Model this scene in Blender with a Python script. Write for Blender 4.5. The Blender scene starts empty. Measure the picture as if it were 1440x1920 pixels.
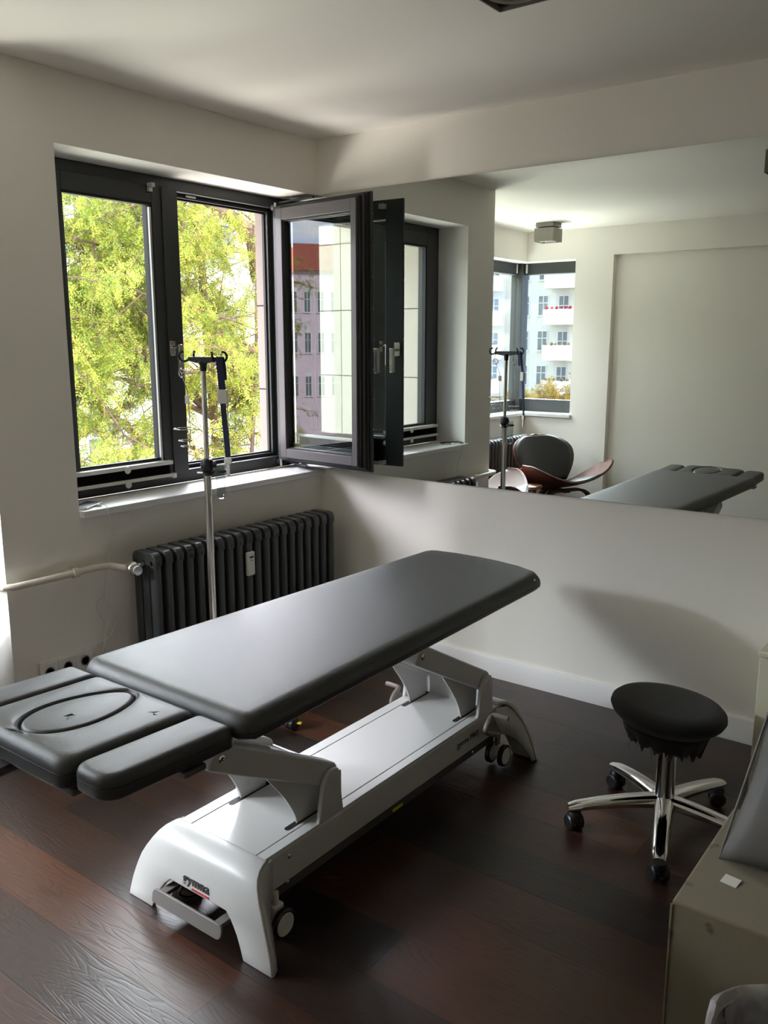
import bpy, bmesh, math, random
import numpy as np
from mathutils import Vector, Matrix, Euler
C = bpy.context.scene.collection
R = math.radians
random.seed(4)
rng = np.random.default_rng(4)

# ---------------------------------------------------------------- camera
CAM = Vector((2.9503, -3.3787, 1.55))
cam_d = bpy.data.cameras.new('camera')
cam_d.sensor_fit = 'VERTICAL'
cam_d.sensor_height = 36.0
cam_d.lens = 36.0 * 1615.46 / 1920.0
cam_d.clip_start = .05
cam_d.clip_end = 500
cam = bpy.data.objects.new('camera', cam_d)
C.objects.link(cam)
cam.location = CAM
cam.rotation_euler = Euler((R(90 - 11.1945), 0, R(36.8947)), 'XYZ')
sc = bpy.context.scene
sc.camera = cam

# ---------------------------------------------------------------- exposure
sc.view_settings.view_transform = 'Standard'
sc.view_settings.look = 'None'
sc.view_settings.gamma = 1
sc.view_settings.use_curve_mapping = False
sc.view_settings.exposure = 0.55
sc.cycles.max_bounces = 14
sc.cycles.diffuse_bounces = 8
sc.cycles.glossy_bounces = 8
sc.cycles.transmission_bounces = 10
sc.cycles.transparent_max_bounces = 24
sc.cycles.caustics_reflective = False
sc.cycles.caustics_refractive = False
sc.cycles.sample_clamp_indirect = 8

# ---------------------------------------------------------------- sky
SKY = 3.0
world = bpy.data.worlds.new('sky')
sc.world = world
world.use_nodes = True
wt = world.node_tree
wt.nodes.clear()
def wn(t, **k):
    n = wt.nodes.new(t)
    for a, b in k.items(): setattr(n, a, b)
    return n
wtc = wn('ShaderNodeTexCoord')
wmap = wn('ShaderNodeMapping'); wmap.inputs['Scale'].default_value = (1.6, 1.6, 4.0)
wno = wn('ShaderNodeTexNoise'); wno.inputs['Scale'].default_value = 2.2; wno.inputs['Detail'].default_value = 7; wno.inputs['Roughness'].default_value = .58
wr = wn('ShaderNodeValToRGB')
wr.color_ramp.elements[0].position = .44; wr.color_ramp.elements[0].color = (.34, .52, .95, 1)
wr.color_ramp.elements[1].position = .60; wr.color_ramp.elements[1].color = (1.0, .98, .96, 1)
wb = wn('ShaderNodeBackground'); wb.inputs['Strength'].default_value = SKY
wo = wn('ShaderNodeOutputWorld')
wt.links.new(wtc.outputs['Generated'], wmap.inputs['Vector'])
wt.links.new(wmap.outputs[0], wno.inputs['Vector'])
wt.links.new(wno.outputs['Fac'], wr.inputs['Fac'])
wt.links.new(wr.outputs['Color'], wb.inputs['Color'])
wt.links.new(wb.outputs[0], wo.inputs['Surface'])

# ---------------------------------------------------------------- sun (from behind the camera's building, over its roof)
sun_d = bpy.data.lights.new('sun', 'SUN')
sun_d.energy = 5.0
sun_d.angle = R(.6)
sun_d.color = (1.0, .93, .80)
sun = bpy.data.objects.new('sun', sun_d)
C.objects.link(sun)
sun.rotation_euler = Vector((-.80, -.22, -.56)).to_track_quat('-Z', 'Y').to_euler()

# ---------------------------------------------------------------- daylight stand-ins: unseen area lights added above and below the openings, brightening the room
def daylight_fill(name, loc, aim, sx_, sy_, watt, col):
    d = bpy.data.lights.new(name, 'AREA'); d.shape = 'RECTANGLE'; d.size = sx_; d.size_y = sy_; d.energy = watt; d.color = col
    o = bpy.data.objects.new(name, d); C.objects.link(o); o.location = loc
    o.rotation_euler = (Vector(aim) - Vector(loc)).to_track_quat('-Z', 'Y').to_euler()
daylight_fill('fill_alcove_sky', (-4.4, -5.9, 4.8), (1.7, -.4, .6), 5.0, 3.0, 1150, (.93, .91, 1))
daylight_fill('fill_alcove_street', (-4.2, -5.8, -2.2), (1.2, -1.0, 1.9), 5.0, 3.5, 1000, (1, .95, .88))
daylight_fill('fill_alcove_near', (-3.1, -3.3, 3.8), (.8, -2.0, .8), 2.8, 2.0, 400, (.93, .91, 1))
daylight_fill('fill_alcove_bounce', (-3.0, -3.0, -1.3), (.6, -2.2, 2.5), 3.0, 2.0, 190, (1, .95, .88))
daylight_fill('fill_back_sky', (-2.0, -6.8, 3.9), (1.3, -.3, .7), 2.4, 2.0, 1800, (.93, .91, 1))
daylight_fill('fill_window_street', (-4.5, 1.6, -3.0), (.9, -1.2, 2.4), 5.0, 3.5, 430, (1, .95, .86))
daylight_fill('fill_window_sky', (-3.5, 1.9, 3.75), (1.2, -1.5, .75), 2.4, 1.5, 390, (.92, .92, 1))

# ================================================================ materials
def srgb(r, g, b):
    f = lambda c: (c / 255 / 12.92) if c / 255 <= .04045 else ((c / 255 + .055) / 1.055) ** 2.4
    return (f(r), f(g), f(b), 1)

def mat(name, col, rough=.5, metal=0, spec=.5, noise=0, nscale=40, bump=0, bscale=200, coat=0, sheen=0, emit=None):
    m = bpy.data.materials.new(name); m.use_nodes = True
    t = m.node_tree; b = t.nodes['Principled BSDF']
    b.inputs['Base Color'].default_value = col
    b.inputs['Roughness'].default_value = rough
    b.inputs['Metallic'].default_value = metal
    b.inputs['Specular IOR Level'].default_value = spec
    if coat: b.inputs['Coat Weight'].default_value = coat; b.inputs['Coat Roughness'].default_value = .1
    if sheen: b.inputs['Sheen Weight'].default_value = sheen
    tc = t.nodes.new('ShaderNodeTexCoord')
    if noise:
        n = t.nodes.new('ShaderNodeTexNoise'); n.inputs['Scale'].default_value = nscale; n.inputs['Detail'].default_value = 5
        t.links.new(tc.outputs['Object'], n.inputs['Vector'])
        mx = t.nodes.new('ShaderNodeMix'); mx.data_type = 'RGBA'
        mx.inputs[6].default_value = tuple(c * (1 - noise) for c in col[:3]) + (1,)
        mx.inputs[7].default_value = tuple(min(1, c * (1 + noise)) for c in col[:3]) + (1,)
        t.links.new(n.outputs['Fac'], mx.inputs[0]); t.links.new(mx.outputs[2], b.inputs['Base Color'])
    if bump:
        n2 = t.nodes.new('ShaderNodeTexNoise'); n2.inputs['Scale'].default_value = bscale; n2.inputs['Detail'].default_value = 3
        t.links.new(tc.outputs['Object'], n2.inputs['Vector'])
        bp = t.nodes.new('ShaderNodeBump'); bp.inputs['Strength'].default_value = bump; bp.inputs['Distance'].default_value = .002
        t.links.new(n2.outputs['Fac'], bp.inputs['Height']); t.links.new(bp.outputs[0], b.inputs['Normal'])
    return m

def glass_mat(name, tint=(.93, .97, .95, 1), ior=1.75):
    m = bpy.data.materials.new(name); m.use_nodes = True
    t = m.node_tree; t.nodes.clear()
    tr = t.nodes.new('ShaderNodeBsdfTransparent'); tr.inputs[0].default_value = tint
    gl = t.nodes.new('ShaderNodeBsdfGlossy'); gl.inputs['Roughness'].default_value = 0.0
    fr = t.nodes.new('ShaderNodeFresnel')
    ge = t.nodes.new('ShaderNodeNewGeometry'); ir = t.nodes.new('ShaderNodeMapRange')   # same reflectance from both sides of the thin pane
    ir.inputs['To Min'].default_value = ior; ir.inputs['To Max'].default_value = 1 / ior
    t.links.new(ge.outputs['Backfacing'], ir.inputs['Value']); t.links.new(ir.outputs[0], fr.inputs['IOR'])
    mx = t.nodes.new('ShaderNodeMixShader'); o = t.nodes.new('ShaderNodeOutputMaterial')
    t.links.new(fr.outputs[0], mx.inputs[0]); t.links.new(tr.outputs[0], mx.inputs[1]); t.links.new(gl.outputs[0], mx.inputs[2])
    t.links.new(mx.outputs[0], o.inputs[0])
    return m

def leaf_mat(name, cols, trans=.45):
    m = bpy.data.materials.new(name); m.use_nodes = True
    t = m.node_tree; t.nodes.clear()
    at = t.nodes.new('ShaderNodeAttribute'); at.attribute_name = 'hue'
    rp = t.nodes.new('ShaderNodeValToRGB'); e = rp.color_ramp.elements
    e[0].position = 0; e[0].color = cols[0]; e[1].position = 1; e[1].color = cols[-1]
    for i, c in enumerate(cols[1:-1]):
        k = e.new((i + 1) / (len(cols) - 1)); k.color = c
    df = t.nodes.new('ShaderNodeBsdfDiffuse'); tl = t.nodes.new('ShaderNodeBsdfTranslucent')
    mx = t.nodes.new('ShaderNodeMixShader'); mx.inputs[0].default_value = trans
    o = t.nodes.new('ShaderNodeOutputMaterial')
    t.links.new(at.outputs['Fac'], rp.inputs[0])
    t.links.new(rp.outputs[0], df.inputs[0]); t.links.new(rp.outputs[0], tl.inputs[0])
    t.links.new(df.outputs[0], mx.inputs[1]); t.links.new(tl.outputs[0], mx.inputs[2]); t.links.new(mx.outputs[0], o.inputs[0])
    return m

def wood_floor():
    m = bpy.data.materials.new('dark stained oak'); m.use_nodes = True
    t = m.node_tree; L = t.links; b = t.nodes['Principled BSDF']
    tc = t.nodes.new('ShaderNodeTexCoord'); oi = t.nodes.new('ShaderNodeObjectInfo')
    vm = t.nodes.new('ShaderNodeVectorMath'); vm.operation = 'MULTIPLY_ADD'
    mul = t.nodes.new('ShaderNodeVectorMath'); mul.operation = 'SCALE'; mul.inputs[0].default_value = (37, 53, 19)
    L.new(oi.outputs['Random'], mul.inputs['Scale'])
    L.new(tc.outputs['Object'], vm.inputs[0]); vm.inputs[1].default_value = (1, 1, 1); L.new(mul.outputs[0], vm.inputs[2])
    mp = t.nodes.new('ShaderNodeMapping'); mp.inputs['Scale'].default_value = (1.1, 9.0, 1)
    L.new(vm.outputs[0], mp.inputs['Vector'])
    n0 = t.nodes.new('ShaderNodeTexNoise'); n0.inputs['Scale'].default_value = 1.3; n0.inputs['Detail'].default_value = 2.5; n0.inputs['Roughness'].default_value = .45
    L.new(mp.outputs[0], n0.inputs['Vector'])
    mm = t.nodes.new('ShaderNodeMath'); mm.operation = 'MULTIPLY'; mm.inputs[1].default_value = 24
    L.new(n0.outputs['Fac'], mm.inputs[0])
    sn = t.nodes.new('ShaderNodeMath'); sn.operation = 'SINE'; mm2 = t.nodes.new('ShaderNodeMath'); mm2.operation = 'MULTIPLY'; mm2.inputs[1].default_value = 6.283
    L.new(mm.outputs[0], mm2.inputs[0]); L.new(mm2.outputs[0], sn.inputs[0])
    rr = t.nodes.new('ShaderNodeMapRange'); rr.inputs['From Min'].default_value = -1; rr.inputs['From Max'].default_value = -.35
    L.new(sn.outputs[0], rr.inputs['Value'])
    mp2 = t.nodes.new('ShaderNodeMapping'); mp2.inputs['Scale'].default_value = (7, 160, 1)
    L.new(vm.outputs[0], mp2.inputs['Vector'])
    n1 = t.nodes.new('ShaderNodeTexNoise'); n1.inputs['Scale'].default_value = 1; n1.inputs['Detail'].default_value = 3
    L.new(mp2.outputs[0], n1.inputs['Vector'])
    cr = t.nodes.new('ShaderNodeValToRGB'); e = cr.color_ramp.elements
    e[0].position = 0; e[0].color = srgb(36, 25, 20); e[1].position = 1; e[1].color = srgb(80, 47, 31)
    for p, c in ((.3, srgb(50, 32, 23)), (.5, srgb(64, 38, 26)), (.7, srgb(43, 30, 24)), (.85, srgb(71, 42, 28))):
        k = e.new(p); k.color = c
    L.new(oi.outputs['Random'], cr.inputs[0])
    mx = t.nodes.new('ShaderNodeMix'); mx.data_type = 'RGBA'; mx.blend_type = 'MULTIPLY'
    mx.inputs[0].default_value = 1
    g = t.nodes.new('ShaderNodeMapRange'); g.inputs['To Min'].default_value = .55; g.inputs['To Max'].default_value = 1.05
    ad = t.nodes.new('ShaderNodeMath'); ad.operation = 'MULTIPLY_ADD'; ad.inputs[1].default_value = .5
    L.new(rr.outputs[0], ad.inputs[0]); 
    hf = t.nodes.new('ShaderNodeMath'); hf.operation = 'MULTIPLY'; hf.inputs[1].default_value = .5
    L.new(n1.outputs['Fac'], hf.inputs[0]); L.new(hf.outputs[0], ad.inputs[2])
    L.new(ad.outputs[0], g.inputs['Value'])
    L.new(cr.outputs[0], mx.inputs[6]); L.new(g.outputs[0], mx.inputs[7])
    L.new(mx.outputs[2], b.inputs['Base Color'])
    b.inputs['Roughness'].default_value = .34
    b.inputs['Specular IOR Level'].default_value = .6
    bp = t.nodes.new('ShaderNodeBump'); bp.inputs['Strength'].default_value = .30; bp.inputs['Distance'].default_value = .0012
    L.new(ad.outputs[0], bp.inputs['Height']); L.new(bp.outputs[0], b.inputs['Normal'])
    return m

M = {}
M['wall'] = mat('painted plaster', srgb(243, 239, 231), .85, spec=.25, noise=.012, nscale=3, bump=.06, bscale=260)
M['ceil'] = mat('ceiling paint', srgb(242, 238, 230), .9, spec=.2, bump=.05, bscale=220)
M['base'] = mat('white lacquer board', srgb(226, 224, 222), .45, noise=.01)
M['sill'] = mat('white sill board', srgb(228, 228, 228), .38, noise=.01)
M['floor'] = wood_floor()
M['subfloor'] = mat('dark joint filler', srgb(22, 15, 12), .8, noise=.1)
M['frame'] = mat('anthracite window paint', srgb(56, 58, 58), .42, noise=.03, nscale=60)
M['frame_lit'] = mat('window paint toned as lit', srgb(92, 89, 88), .40, noise=.03, nscale=60)  # same paint as the frame; light on this side put into the colour
M['gasket'] = mat('black rubber gasket', srgb(24, 24, 24), .6, noise=.05)
M['glass'] = glass_mat('window glass')
M['clear'] = glass_mat('clear glass', (.86, .88, .88, 1), 1.5)
M['leather'] = mat('black imitation leather', srgb(37, 39, 40), .45, spec=.75, noise=.05, nscale=20, bump=.25, bscale=700)
M['seam'] = mat('black seam thread', srgb(22, 22, 23), .7, noise=.05)
M['wmetal'] = mat('white powder coated steel', srgb(198, 197, 195), .32, spec=.5, noise=.008, bump=.03, bscale=500)
M['wplast'] = mat('white plastic', srgb(222, 220, 214), .4, noise=.01)
M['gplast'] = mat('grey plastic', srgb(122, 117, 114), .5, noise=.03)
M['tubegrey'] = mat('taupe coated steel tube', srgb(120, 110, 102), .42, noise=.03)
M['dkmetal'] = mat('dark grey coated steel', srgb(78, 73, 72), .45, noise=.04)
M['black'] = mat('black plastic', srgb(24, 24, 25), .42, noise=.05)
M['chrome'] = mat('polished chrome', (.78, .78, .78, 1), .08, metal=1, noise=.01)
M['steel'] = mat('brushed steel', (.60, .57, .54, 1), .2, metal=1, noise=.05, nscale=120)
M['alu'] = mat('satin aluminium', (.66, .66, .66, 1), .3, metal=1, noise=.03)
M['rad'] = mat('anthracite radiator lacquer', srgb(58, 60, 61), .35, noise=.03)
M['cream'] = mat('cream pipe lacquer', srgb(218, 210, 196), .35, noise=.01)
M['fabric'] = mat('black stool fabric', srgb(34, 34, 34), .85, spec=.2, noise=.12, nscale=300, bump=.5, bscale=900, sheen=.15)
M['ink'] = mat('dark print', srgb(48, 46, 46), .5, noise=.02)
M['red'] = mat('red print', srgb(186, 28, 48), .5, noise=.02)
M['yellow'] = mat('yellow plastic', srgb(216, 206, 40), .45, noise=.02)
M['lampgrey'] = mat('grey lamp housing', srgb(126, 122, 112), .5, noise=.02)
M['lens'] = mat('frosted lamp lens', srgb(170, 170, 160), .15, noise=.02)
M['blue'] = mat('navy strap webbing', srgb(28, 36, 72), .7, noise=.08, nscale=300)
M['walnut'] = mat('walnut plywood', srgb(96, 60, 46), .5, noise=.18, nscale=14)
M['wedge'] = mat('oak table wood', srgb(150, 96, 62), .4, noise=.15, nscale=18)
M['paper'] = mat('magazine paper', srgb(220, 218, 212), .4, noise=.05, nscale=30)
M['redpaper'] = mat('red magazine cover', srgb(200, 50, 50), .35, noise=.1, nscale=30)
M['cab'] = mat('cream cabinet lacquer', srgb(222, 220, 196), .45, noise=.015)
M['pillow'] = mat('grey leather', srgb(112, 110, 108), .45, noise=.06, nscale=12, bump=.25, bscale=500)
M['darkbin'] = mat('dark bin plastic', srgb(52, 50, 52), .4, noise=.04)
M['stone'] = mat('pale stone cladding', srgb(176, 168, 156), .8, noise=.06, nscale=30, bump=.3, bscale=180)
M['jamb'] = mat('pinkish stone jamb', srgb(134, 124, 118), .8, noise=.06, nscale=30, bump=.3, bscale=180)
M['render'] = mat('white facade render', srgb(230, 224, 212), .9, noise=.03, nscale=.6)
M['mauve'] = mat('mauve facade render', srgb(232, 212, 220), .9, noise=.04, nscale=.6)
M['rooftile'] = mat('red roof tiles', srgb(166, 84, 58), .8, noise=.12, nscale=3)
M['pane'] = mat('dark window pane', srgb(110, 116, 118), .08, spec=.6, noise=.08, nscale=1)
M['winframe'] = mat('white window frame', srgb(232, 230, 226), .5, noise=.01)
M['bark'] = mat('tree bark', srgb(116, 94, 76), .85, noise=.25, nscale=12, bump=.5, bscale=60)
M['street'] = mat('grey street paving', srgb(150, 146, 140), .9, noise=.1, nscale=2)
M['teal'] = mat('teal balcony rail paint', srgb(60, 110, 110), .5, noise=.05)
M['leaf'] = leaf_mat('locust leaf', [srgb(118, 138, 62), srgb(160, 172, 80), srgb(188, 190, 92), srgb(206, 190, 98)], .5)
M['autumn'] = leaf_mat('autumn leaf', [srgb(120, 130, 70), srgb(190, 170, 80), srgb(206, 150, 70), srgb(200, 190, 120)])
M['redleaf'] = leaf_mat('red leaf', [srgb(196, 30, 60), srgb(220, 50, 90)])
# film liner of the bin: thin cloudy plastic
def film():
    m = bpy.data.materials.new('clear bin film'); m.use_nodes = True
    t = m.node_tree; b = t.nodes['Principled BSDF']; o = t.nodes['Material Output']
    b.inputs['Base Color'].default_value = srgb(215, 212, 212); b.inputs['Roughness'].default_value = .22
    tr = t.nodes.new('ShaderNodeBsdfTransparent'); mx = t.nodes.new('ShaderNodeMixShader')
    tc = t.nodes.new('ShaderNodeTexCoord'); n = t.nodes.new('ShaderNodeTexNoise'); n.inputs['Scale'].default_value = 18; n.inputs['Detail'].default_value = 2
    mr = t.nodes.new('ShaderNodeMapRange'); mr.inputs['From Min'].default_value = .3; mr.inputs['From Max'].default_value = .7
    mr.inputs['To Min'].default_value = .25; mr.inputs['To Max'].default_value = .6
    t.links.new(tc.outputs['Object'], n.inputs['Vector'])
    t.links.new(n.outputs['Fac'], mr.inputs['Value']); t.links.new(mr.outputs[0], mx.inputs[0])
    t.links.new(tr.outputs[0], mx.inputs[1]); t.links.new(b.outputs[0], mx.inputs[2]); t.links.new(mx.outputs[0], o.inputs[0])
    return m
M['film'] = film()
def suede():
    m = mat('olive suede', srgb(124, 116, 96), .9, spec=.15, noise=.06, nscale=90, bump=.35, bscale=500, sheen=.2)
    t = m.node_tree; b = t.nodes['Principled BSDF']
    src = b.inputs['Base Color'].links[0].from_socket
    tc = t.nodes.new('ShaderNodeTexCoord')
    n = t.nodes.new('ShaderNodeTexNoise'); n.inputs['Scale'].default_value = 13; n.inputs['Detail'].default_value = 3
    t.links.new(tc.outputs['Object'], n.inputs['Vector'])
    r = t.nodes.new('ShaderNodeMapRange'); r.inputs['From Min'].default_value = .66; r.inputs['From Max'].default_value = .74
    t.links.new(n.outputs['Fac'], r.inputs['Value'])
    mx = t.nodes.new('ShaderNodeMix'); mx.data_type = 'RGBA'; mx.inputs[7].default_value = srgb(72, 58, 46)
    t.links.new(r.outputs[0], mx.inputs[0]); t.links.new(src, mx.inputs[6]); t.links.new(mx.outputs[2], b.inputs['Base Color'])
    return m
M['suede'] = suede()
mm_ = bpy.data.materials.new('mirror silver'); mm_.use_nodes = True
_b = mm_.node_tree.nodes['Principled BSDF']; _b.inputs['Base Color'].default_value = (.70, .74, .72, 1); _b.inputs['Metallic'].default_value = 1; _b.inputs['Roughness'].default_value = 0
M['mirror'] = mm_

# ================================================================ mesh helpers
class MB:
    def __init__(s): s.v = []; s.f = []
    def add(s, vs, fs):
        o = len(s.v); s.v += [tuple(v) for v in vs]; s.f += [tuple(i + o for i in f) for f in fs]; return s
    def box(s, x0, x1, y0, y1, z0, z1, m=None):
        vs = [Vector((x, y, z)) for z in (z0, z1) for y in (y0, y1) for x in (x0, x1)]
        if m is not None: vs = [m @ v for v in vs]
        return s.add(vs, [(0, 2, 3, 1), (4, 5, 7, 6), (0, 1, 5, 4), (2, 6, 7, 3), (0, 4, 6, 2), (1, 3, 7, 5)])
    def cyl(s, p0, p1, r0, r1=None, n=16, caps=True):
        r1 = r0 if r1 is None else r1
        return s.tube([p0, p1], [r0, r1], n, caps)
    def tube(s, pts, r, n=10, caps=True, closed=False):
        pts = [Vector(p) for p in pts]; k = len(pts)
        if not hasattr(r, '__len__'): r = [r] * k
        up = None; rings = []
        for i, p in enumerate(pts):
            if closed: d = pts[(i + 1) % k] - pts[i - 1]
            else: d = pts[min(i + 1, k - 1)] - pts[max(i - 1, 0)]
            d = d.normalized() if d.length > 1e-9 else Vector((0, 0, 1))
            if up is None:
                a = Vector((0, 0, 1)) if abs(d.z) < .9 else Vector((1, 0, 0))
                up = (a - d * a.dot(d)).normalized()
            else:
                up = up - d * up.dot(d)
                up = up.normalized() if up.length > 1e-6 else d.orthogonal().normalized()
            w = d.cross(up)
            rings.append([p + (up * math.cos(2 * math.pi * j / n) + w * math.sin(2 * math.pi * j / n)) * r[i] for j in range(n)])
        o = len(s.v)
        for q in rings: s.v += [tuple(v) for v in q]
        for i in range(k if closed else k - 1):
            a, b = o + i * n, o + ((i + 1) % k) * n
            for j in range(n): s.f.append((a + j, a + (j + 1) % n, b + (j + 1) % n, b + j))
        if caps and not closed:
            s.f.append(tuple(o + j for j in reversed(range(n)))); s.f.append(tuple(o + (k - 1) * n + j for j in range(n)))
        return s
    def lathe(s, prof, c=(0, 0, 0), n=32, m=None):
        o = len(s.v); k = len(prof)
        for (r, z) in prof:
            for j in range(n):
                a = 2 * math.pi * j / n
                v = Vector((r * math.cos(a), r * math.sin(a), z))
                if m is not None: v = m @ v
                s.v.append(tuple(v + Vector(c)))
        for i in range(k - 1):
            for j in range(n):
                s.f.append((o + i * n + j, o + i * n + (j + 1) % n, o + (i + 1) * n + (j + 1) % n, o + (i + 1) * n + j))
        if prof[0][0] > 1e-6: s.f.append(tuple(o + j for j in reversed(range(n))))
        if prof[-1][0] > 1e-6: s.f.append(tuple(o + (k - 1) * n + j for j in range(n)))
        return s
    def prism(s, poly, d, place):
        """2-D polygon extruded by d; place(u, v, w) gives the 3-D point."""
        n = len(poly)
        vs = [place(u, v, 0) for u, v in poly] + [place(u, v, d) for u, v in poly]
        fs = [tuple(reversed(range(n))), tuple(range(n, 2 * n))] + [(i, (i + 1) % n, n + (i + 1) % n, n + i) for i in range(n)]
        return s.add(vs, fs)
    def grid(s, P):
        """P[i][j] points -> quads"""
        o = len(s.v); a = len(P); b = len(P[0])
        for row in P: s.v += [tuple(p) for p in row]
        for i in range(a - 1):
            for j in range(b - 1):
                s.f.append((o + i * b + j, o + i * b + j + 1, o + (i + 1) * b + j + 1, o + (i + 1) * b + j))
        return s
    def build(s, name, m, parent=None, bevel=0, seg=2, smooth=35, solid=0, sub=0):
        me = bpy.data.meshes.new(name); me.from_pydata(s.v, [], s.f); me.validate()
        bm = bmesh.new(); bm.from_mesh(me); bmesh.ops.recalc_face_normals(bm, faces=bm.faces); bm.to_mesh(me); bm.free()
        me.materials.append(m)
        if smooth:
            for p in me.polygons: p.use_smooth = True
            me.set_sharp_from_angle(angle=R(smooth))
        o = bpy.data.objects.new(name, me); C.objects.link(o)
        par(o, parent)
        if solid:
            q = o.modifiers.new('solid', 'SOLIDIFY'); q.thickness = solid; q.offset = 0
        if bevel:
            q = o.modifiers.new('bevel', 'BEVEL'); q.width = bevel; q.segments = seg; q.limit_method = 'ANGLE'; q.angle_limit = R(40)
            q.harden_normals = False
        if sub:
            q = o.modifiers.new('sub', 'SUBSURF'); q.levels = sub; q.render_levels = sub
        return o

def par(o, p):
    if p is None: return
    o.parent = p
    if p.parent is None and p.type == 'EMPTY':
        o.matrix_parent_inverse = Matrix.Translation(-p.location)

def thing(name, label, cat, loc, group=None, kind=None):
    o = bpy.data.objects.new(name, None); o.location = loc; o.empty_display_size = .1
    C.objects.link(o)
    return tag(o, label, cat, group, kind)

def tag(o, label=None, cat=None, group=None, kind=None):
    if label: o['label'] = label
    if cat: o['category'] = cat
    if group: o['group'] = group
    if kind: o['kind'] = kind
    return o

def struct(name, mb, m, label=None, bevel=0, cat=None):
    o = mb.build(name, m, None, bevel=bevel)
    return tag(o, label, cat, None, 'structure')

def copy_tree(o, parent=None):
    c = o.copy(); C.objects.link(c)
    if parent is not None: c.parent = parent
    for ch in list(o.children): copy_tree(ch, c)
    return c

def rrect(x0, x1, y0, y1, r, n=6):
    if not hasattr(r, '__len__'): r = [r] * 4
    out = []
    for (cx, cy, a, q) in ((x1 - r[0], y1 - r[0], 0, r[0]), (x0 + r[1], y1 - r[1], 90, r[1]), (x0 + r[2], y0 + r[2], 180, r[2]), (x1 - r[3], y0 + r[3], 270, r[3])):
        for i in range(n + 1):
            t = R(a + 90 * i / n); out.append((cx + q * math.cos(t), cy + q * math.sin(t)))
    return out

def offs(poly, d):
    n = len(poly); out = []
    for i in range(n):
        p0, p1, p2 = (Vector(poly[i - 1]), Vector(poly[i]), Vector(poly[(i + 1) % n]))
        e1 = (p1 - p0); e2 = (p2 - p1)
        e1 = e1.normalized() if e1.length > 1e-9 else e2.normalized(); e2 = e2.normalized() if e2.length > 1e-9 else e1
        n1 = Vector((-e1.y, e1.x)); n2 = Vector((-e2.y, e2.x)); b = n1 + n2
        b = b.normalized() if b.length > 1e-6 else n1
        out.append(tuple(p1 + b * (d / max(.4, b.dot(n1)))))
    return out

def densify(poly, step=.03):
    out = []
    n = len(poly)
    for i in range(n):
        a, b = Vector(poly[i]), Vector(poly[(i + 1) % n]); k = max(1, int((b - a).length / step))
        out += [tuple(a.lerp(b, j / k)) for j in range(k)]
    return out

def pad(poly, z0, z1, r=.02, rb=.008, crown=.004, zf=None, mb=None):
    """cushion: ccw outline, rounded top edge r, rounded bottom edge rb, crowned top"""
    mb = mb or MB(); zf = zf or (lambda x, y: 0)
    rings = []
    for i in range(4):
        a = math.pi / 2 * i / 3; rings.append((rb * (1 - math.sin(a)), z0 + rb * (1 - math.cos(a))))
    for i in range(7):
        a = math.pi / 2 * i / 6; rings.append((r * (1 - math.cos(a)), z1 - r + r * math.sin(a)))
    n = len(poly); base = len(mb.v)
    for (d, z) in rings:
        for (x, y) in offs(poly, d): mb.v.append((x, y, z + zf(x, y)))
    top = offs(poly, r); cx = sum(p[0] for p in top) / n; cy = sum(p[1] for p in top) / n
    ks = [.9, .75, .5, .25]
    for k in ks:
        for (x, y) in top:
            X, Y = cx + (x - cx) * k, cy + (y - cy) * k
            mb.v.append((X, Y, z1 + crown * (1 - k ** 3) + zf(X, Y)))
    tot = len(rings) + len(ks)
    for i in range(tot - 1):
        for j in range(n):
            mb.f.append((base + i * n + j, base + i * n + (j + 1) % n, base + (i + 1) * n + (j + 1) % n, base + (i + 1) * n + j))
    mb.v.append((cx, cy, z1 + crown + zf(cx, cy))); ci = len(mb.v) - 1; l = base + (tot - 1) * n
    for j in range(n): mb.f.append((l + j, l + (j + 1) % n, ci))
    mb.f.append(tuple(base + j for j in reversed(range(n))))
    return mb

def rot_at(c, rx=0, ry=0, rz=0):
    return Matrix.Translation(Vector(c)) @ Euler((rx, ry, rz)).to_matrix().to_4x4()

H, ZT, ZS = 2.511, 2.2572, .8973
XR, YB = 4.4, -3.90          # right end of the room, back wall
AX = -.88                    # window wall of the alcove
# ================================================================ room shell
fl = MB().box(-1.33, XR + .2, YB - .35, .3, -.25, -.012)
floor = struct('floor', fl, M['subfloor'], 'dark brown wide plank wooden floor of the treatment room', cat='floor')
PW = .1795
def planks():
    k = 0
    y1 = -.105 + PW
    while y1 > YB - .1:
        y0 = y1 - PW
        x = -.88 - random.uniform(0, 1.6)
        while x < XR:
            ln = random.choice((.9, 1.2, 1.5, 1.8, 2.1)) * random.uniform(.9, 1.1)
            a, b = max(x, -.9), min(x + ln, XR)
            yy0, yy1 = max(y0, YB - .06), min(y1, 0)
            if b - a > .05 and yy1 - yy0 > .01 and not (b < .0 and yy0 > -1.77):
                if yy0 > -1.80 and a < -.0: a = -.0
                mb = MB().box(-(b - a) / 2 + .0003, (b - a) / 2 - .0003, -(yy1 - yy0) / 2 + .0004, (yy1 - yy0) / 2 - .0004, -.012, 0)
                o = mb.build('plank', M['floor'], None, smooth=0)
                o.parent = floor
                o.location = ((a + b) / 2, (yy0 + yy1) / 2, random.uniform(-.0004, .0))
            x += ln
        y1 = y0
planks()
struct('ceiling', MB().box(-1.33, XR + .2, YB - .35, .3, H, H + .3), M['ceil'], 'plain white ceiling above the treatment room', cat='ceiling')
YL, YP = -1.4425, -1.766
wl = MB()
wl.box(-.37, 0, YL, .0, -.2, ZS - .028)
wl.box(-.37, 0, YL, .0, ZT, H)
wl.box(-.37, 0, YP, YL, -.2, H)
struct('wall_left', wl, M['wall'], 'white plaster window wall with deep window opening above the radiator', cat='wall')
struct('wall_right', MB().box(-.345, XR, 0, .3, -.2, H), M['wall'], 'white plaster wall carrying the wide mirror', cat='wall')
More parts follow.
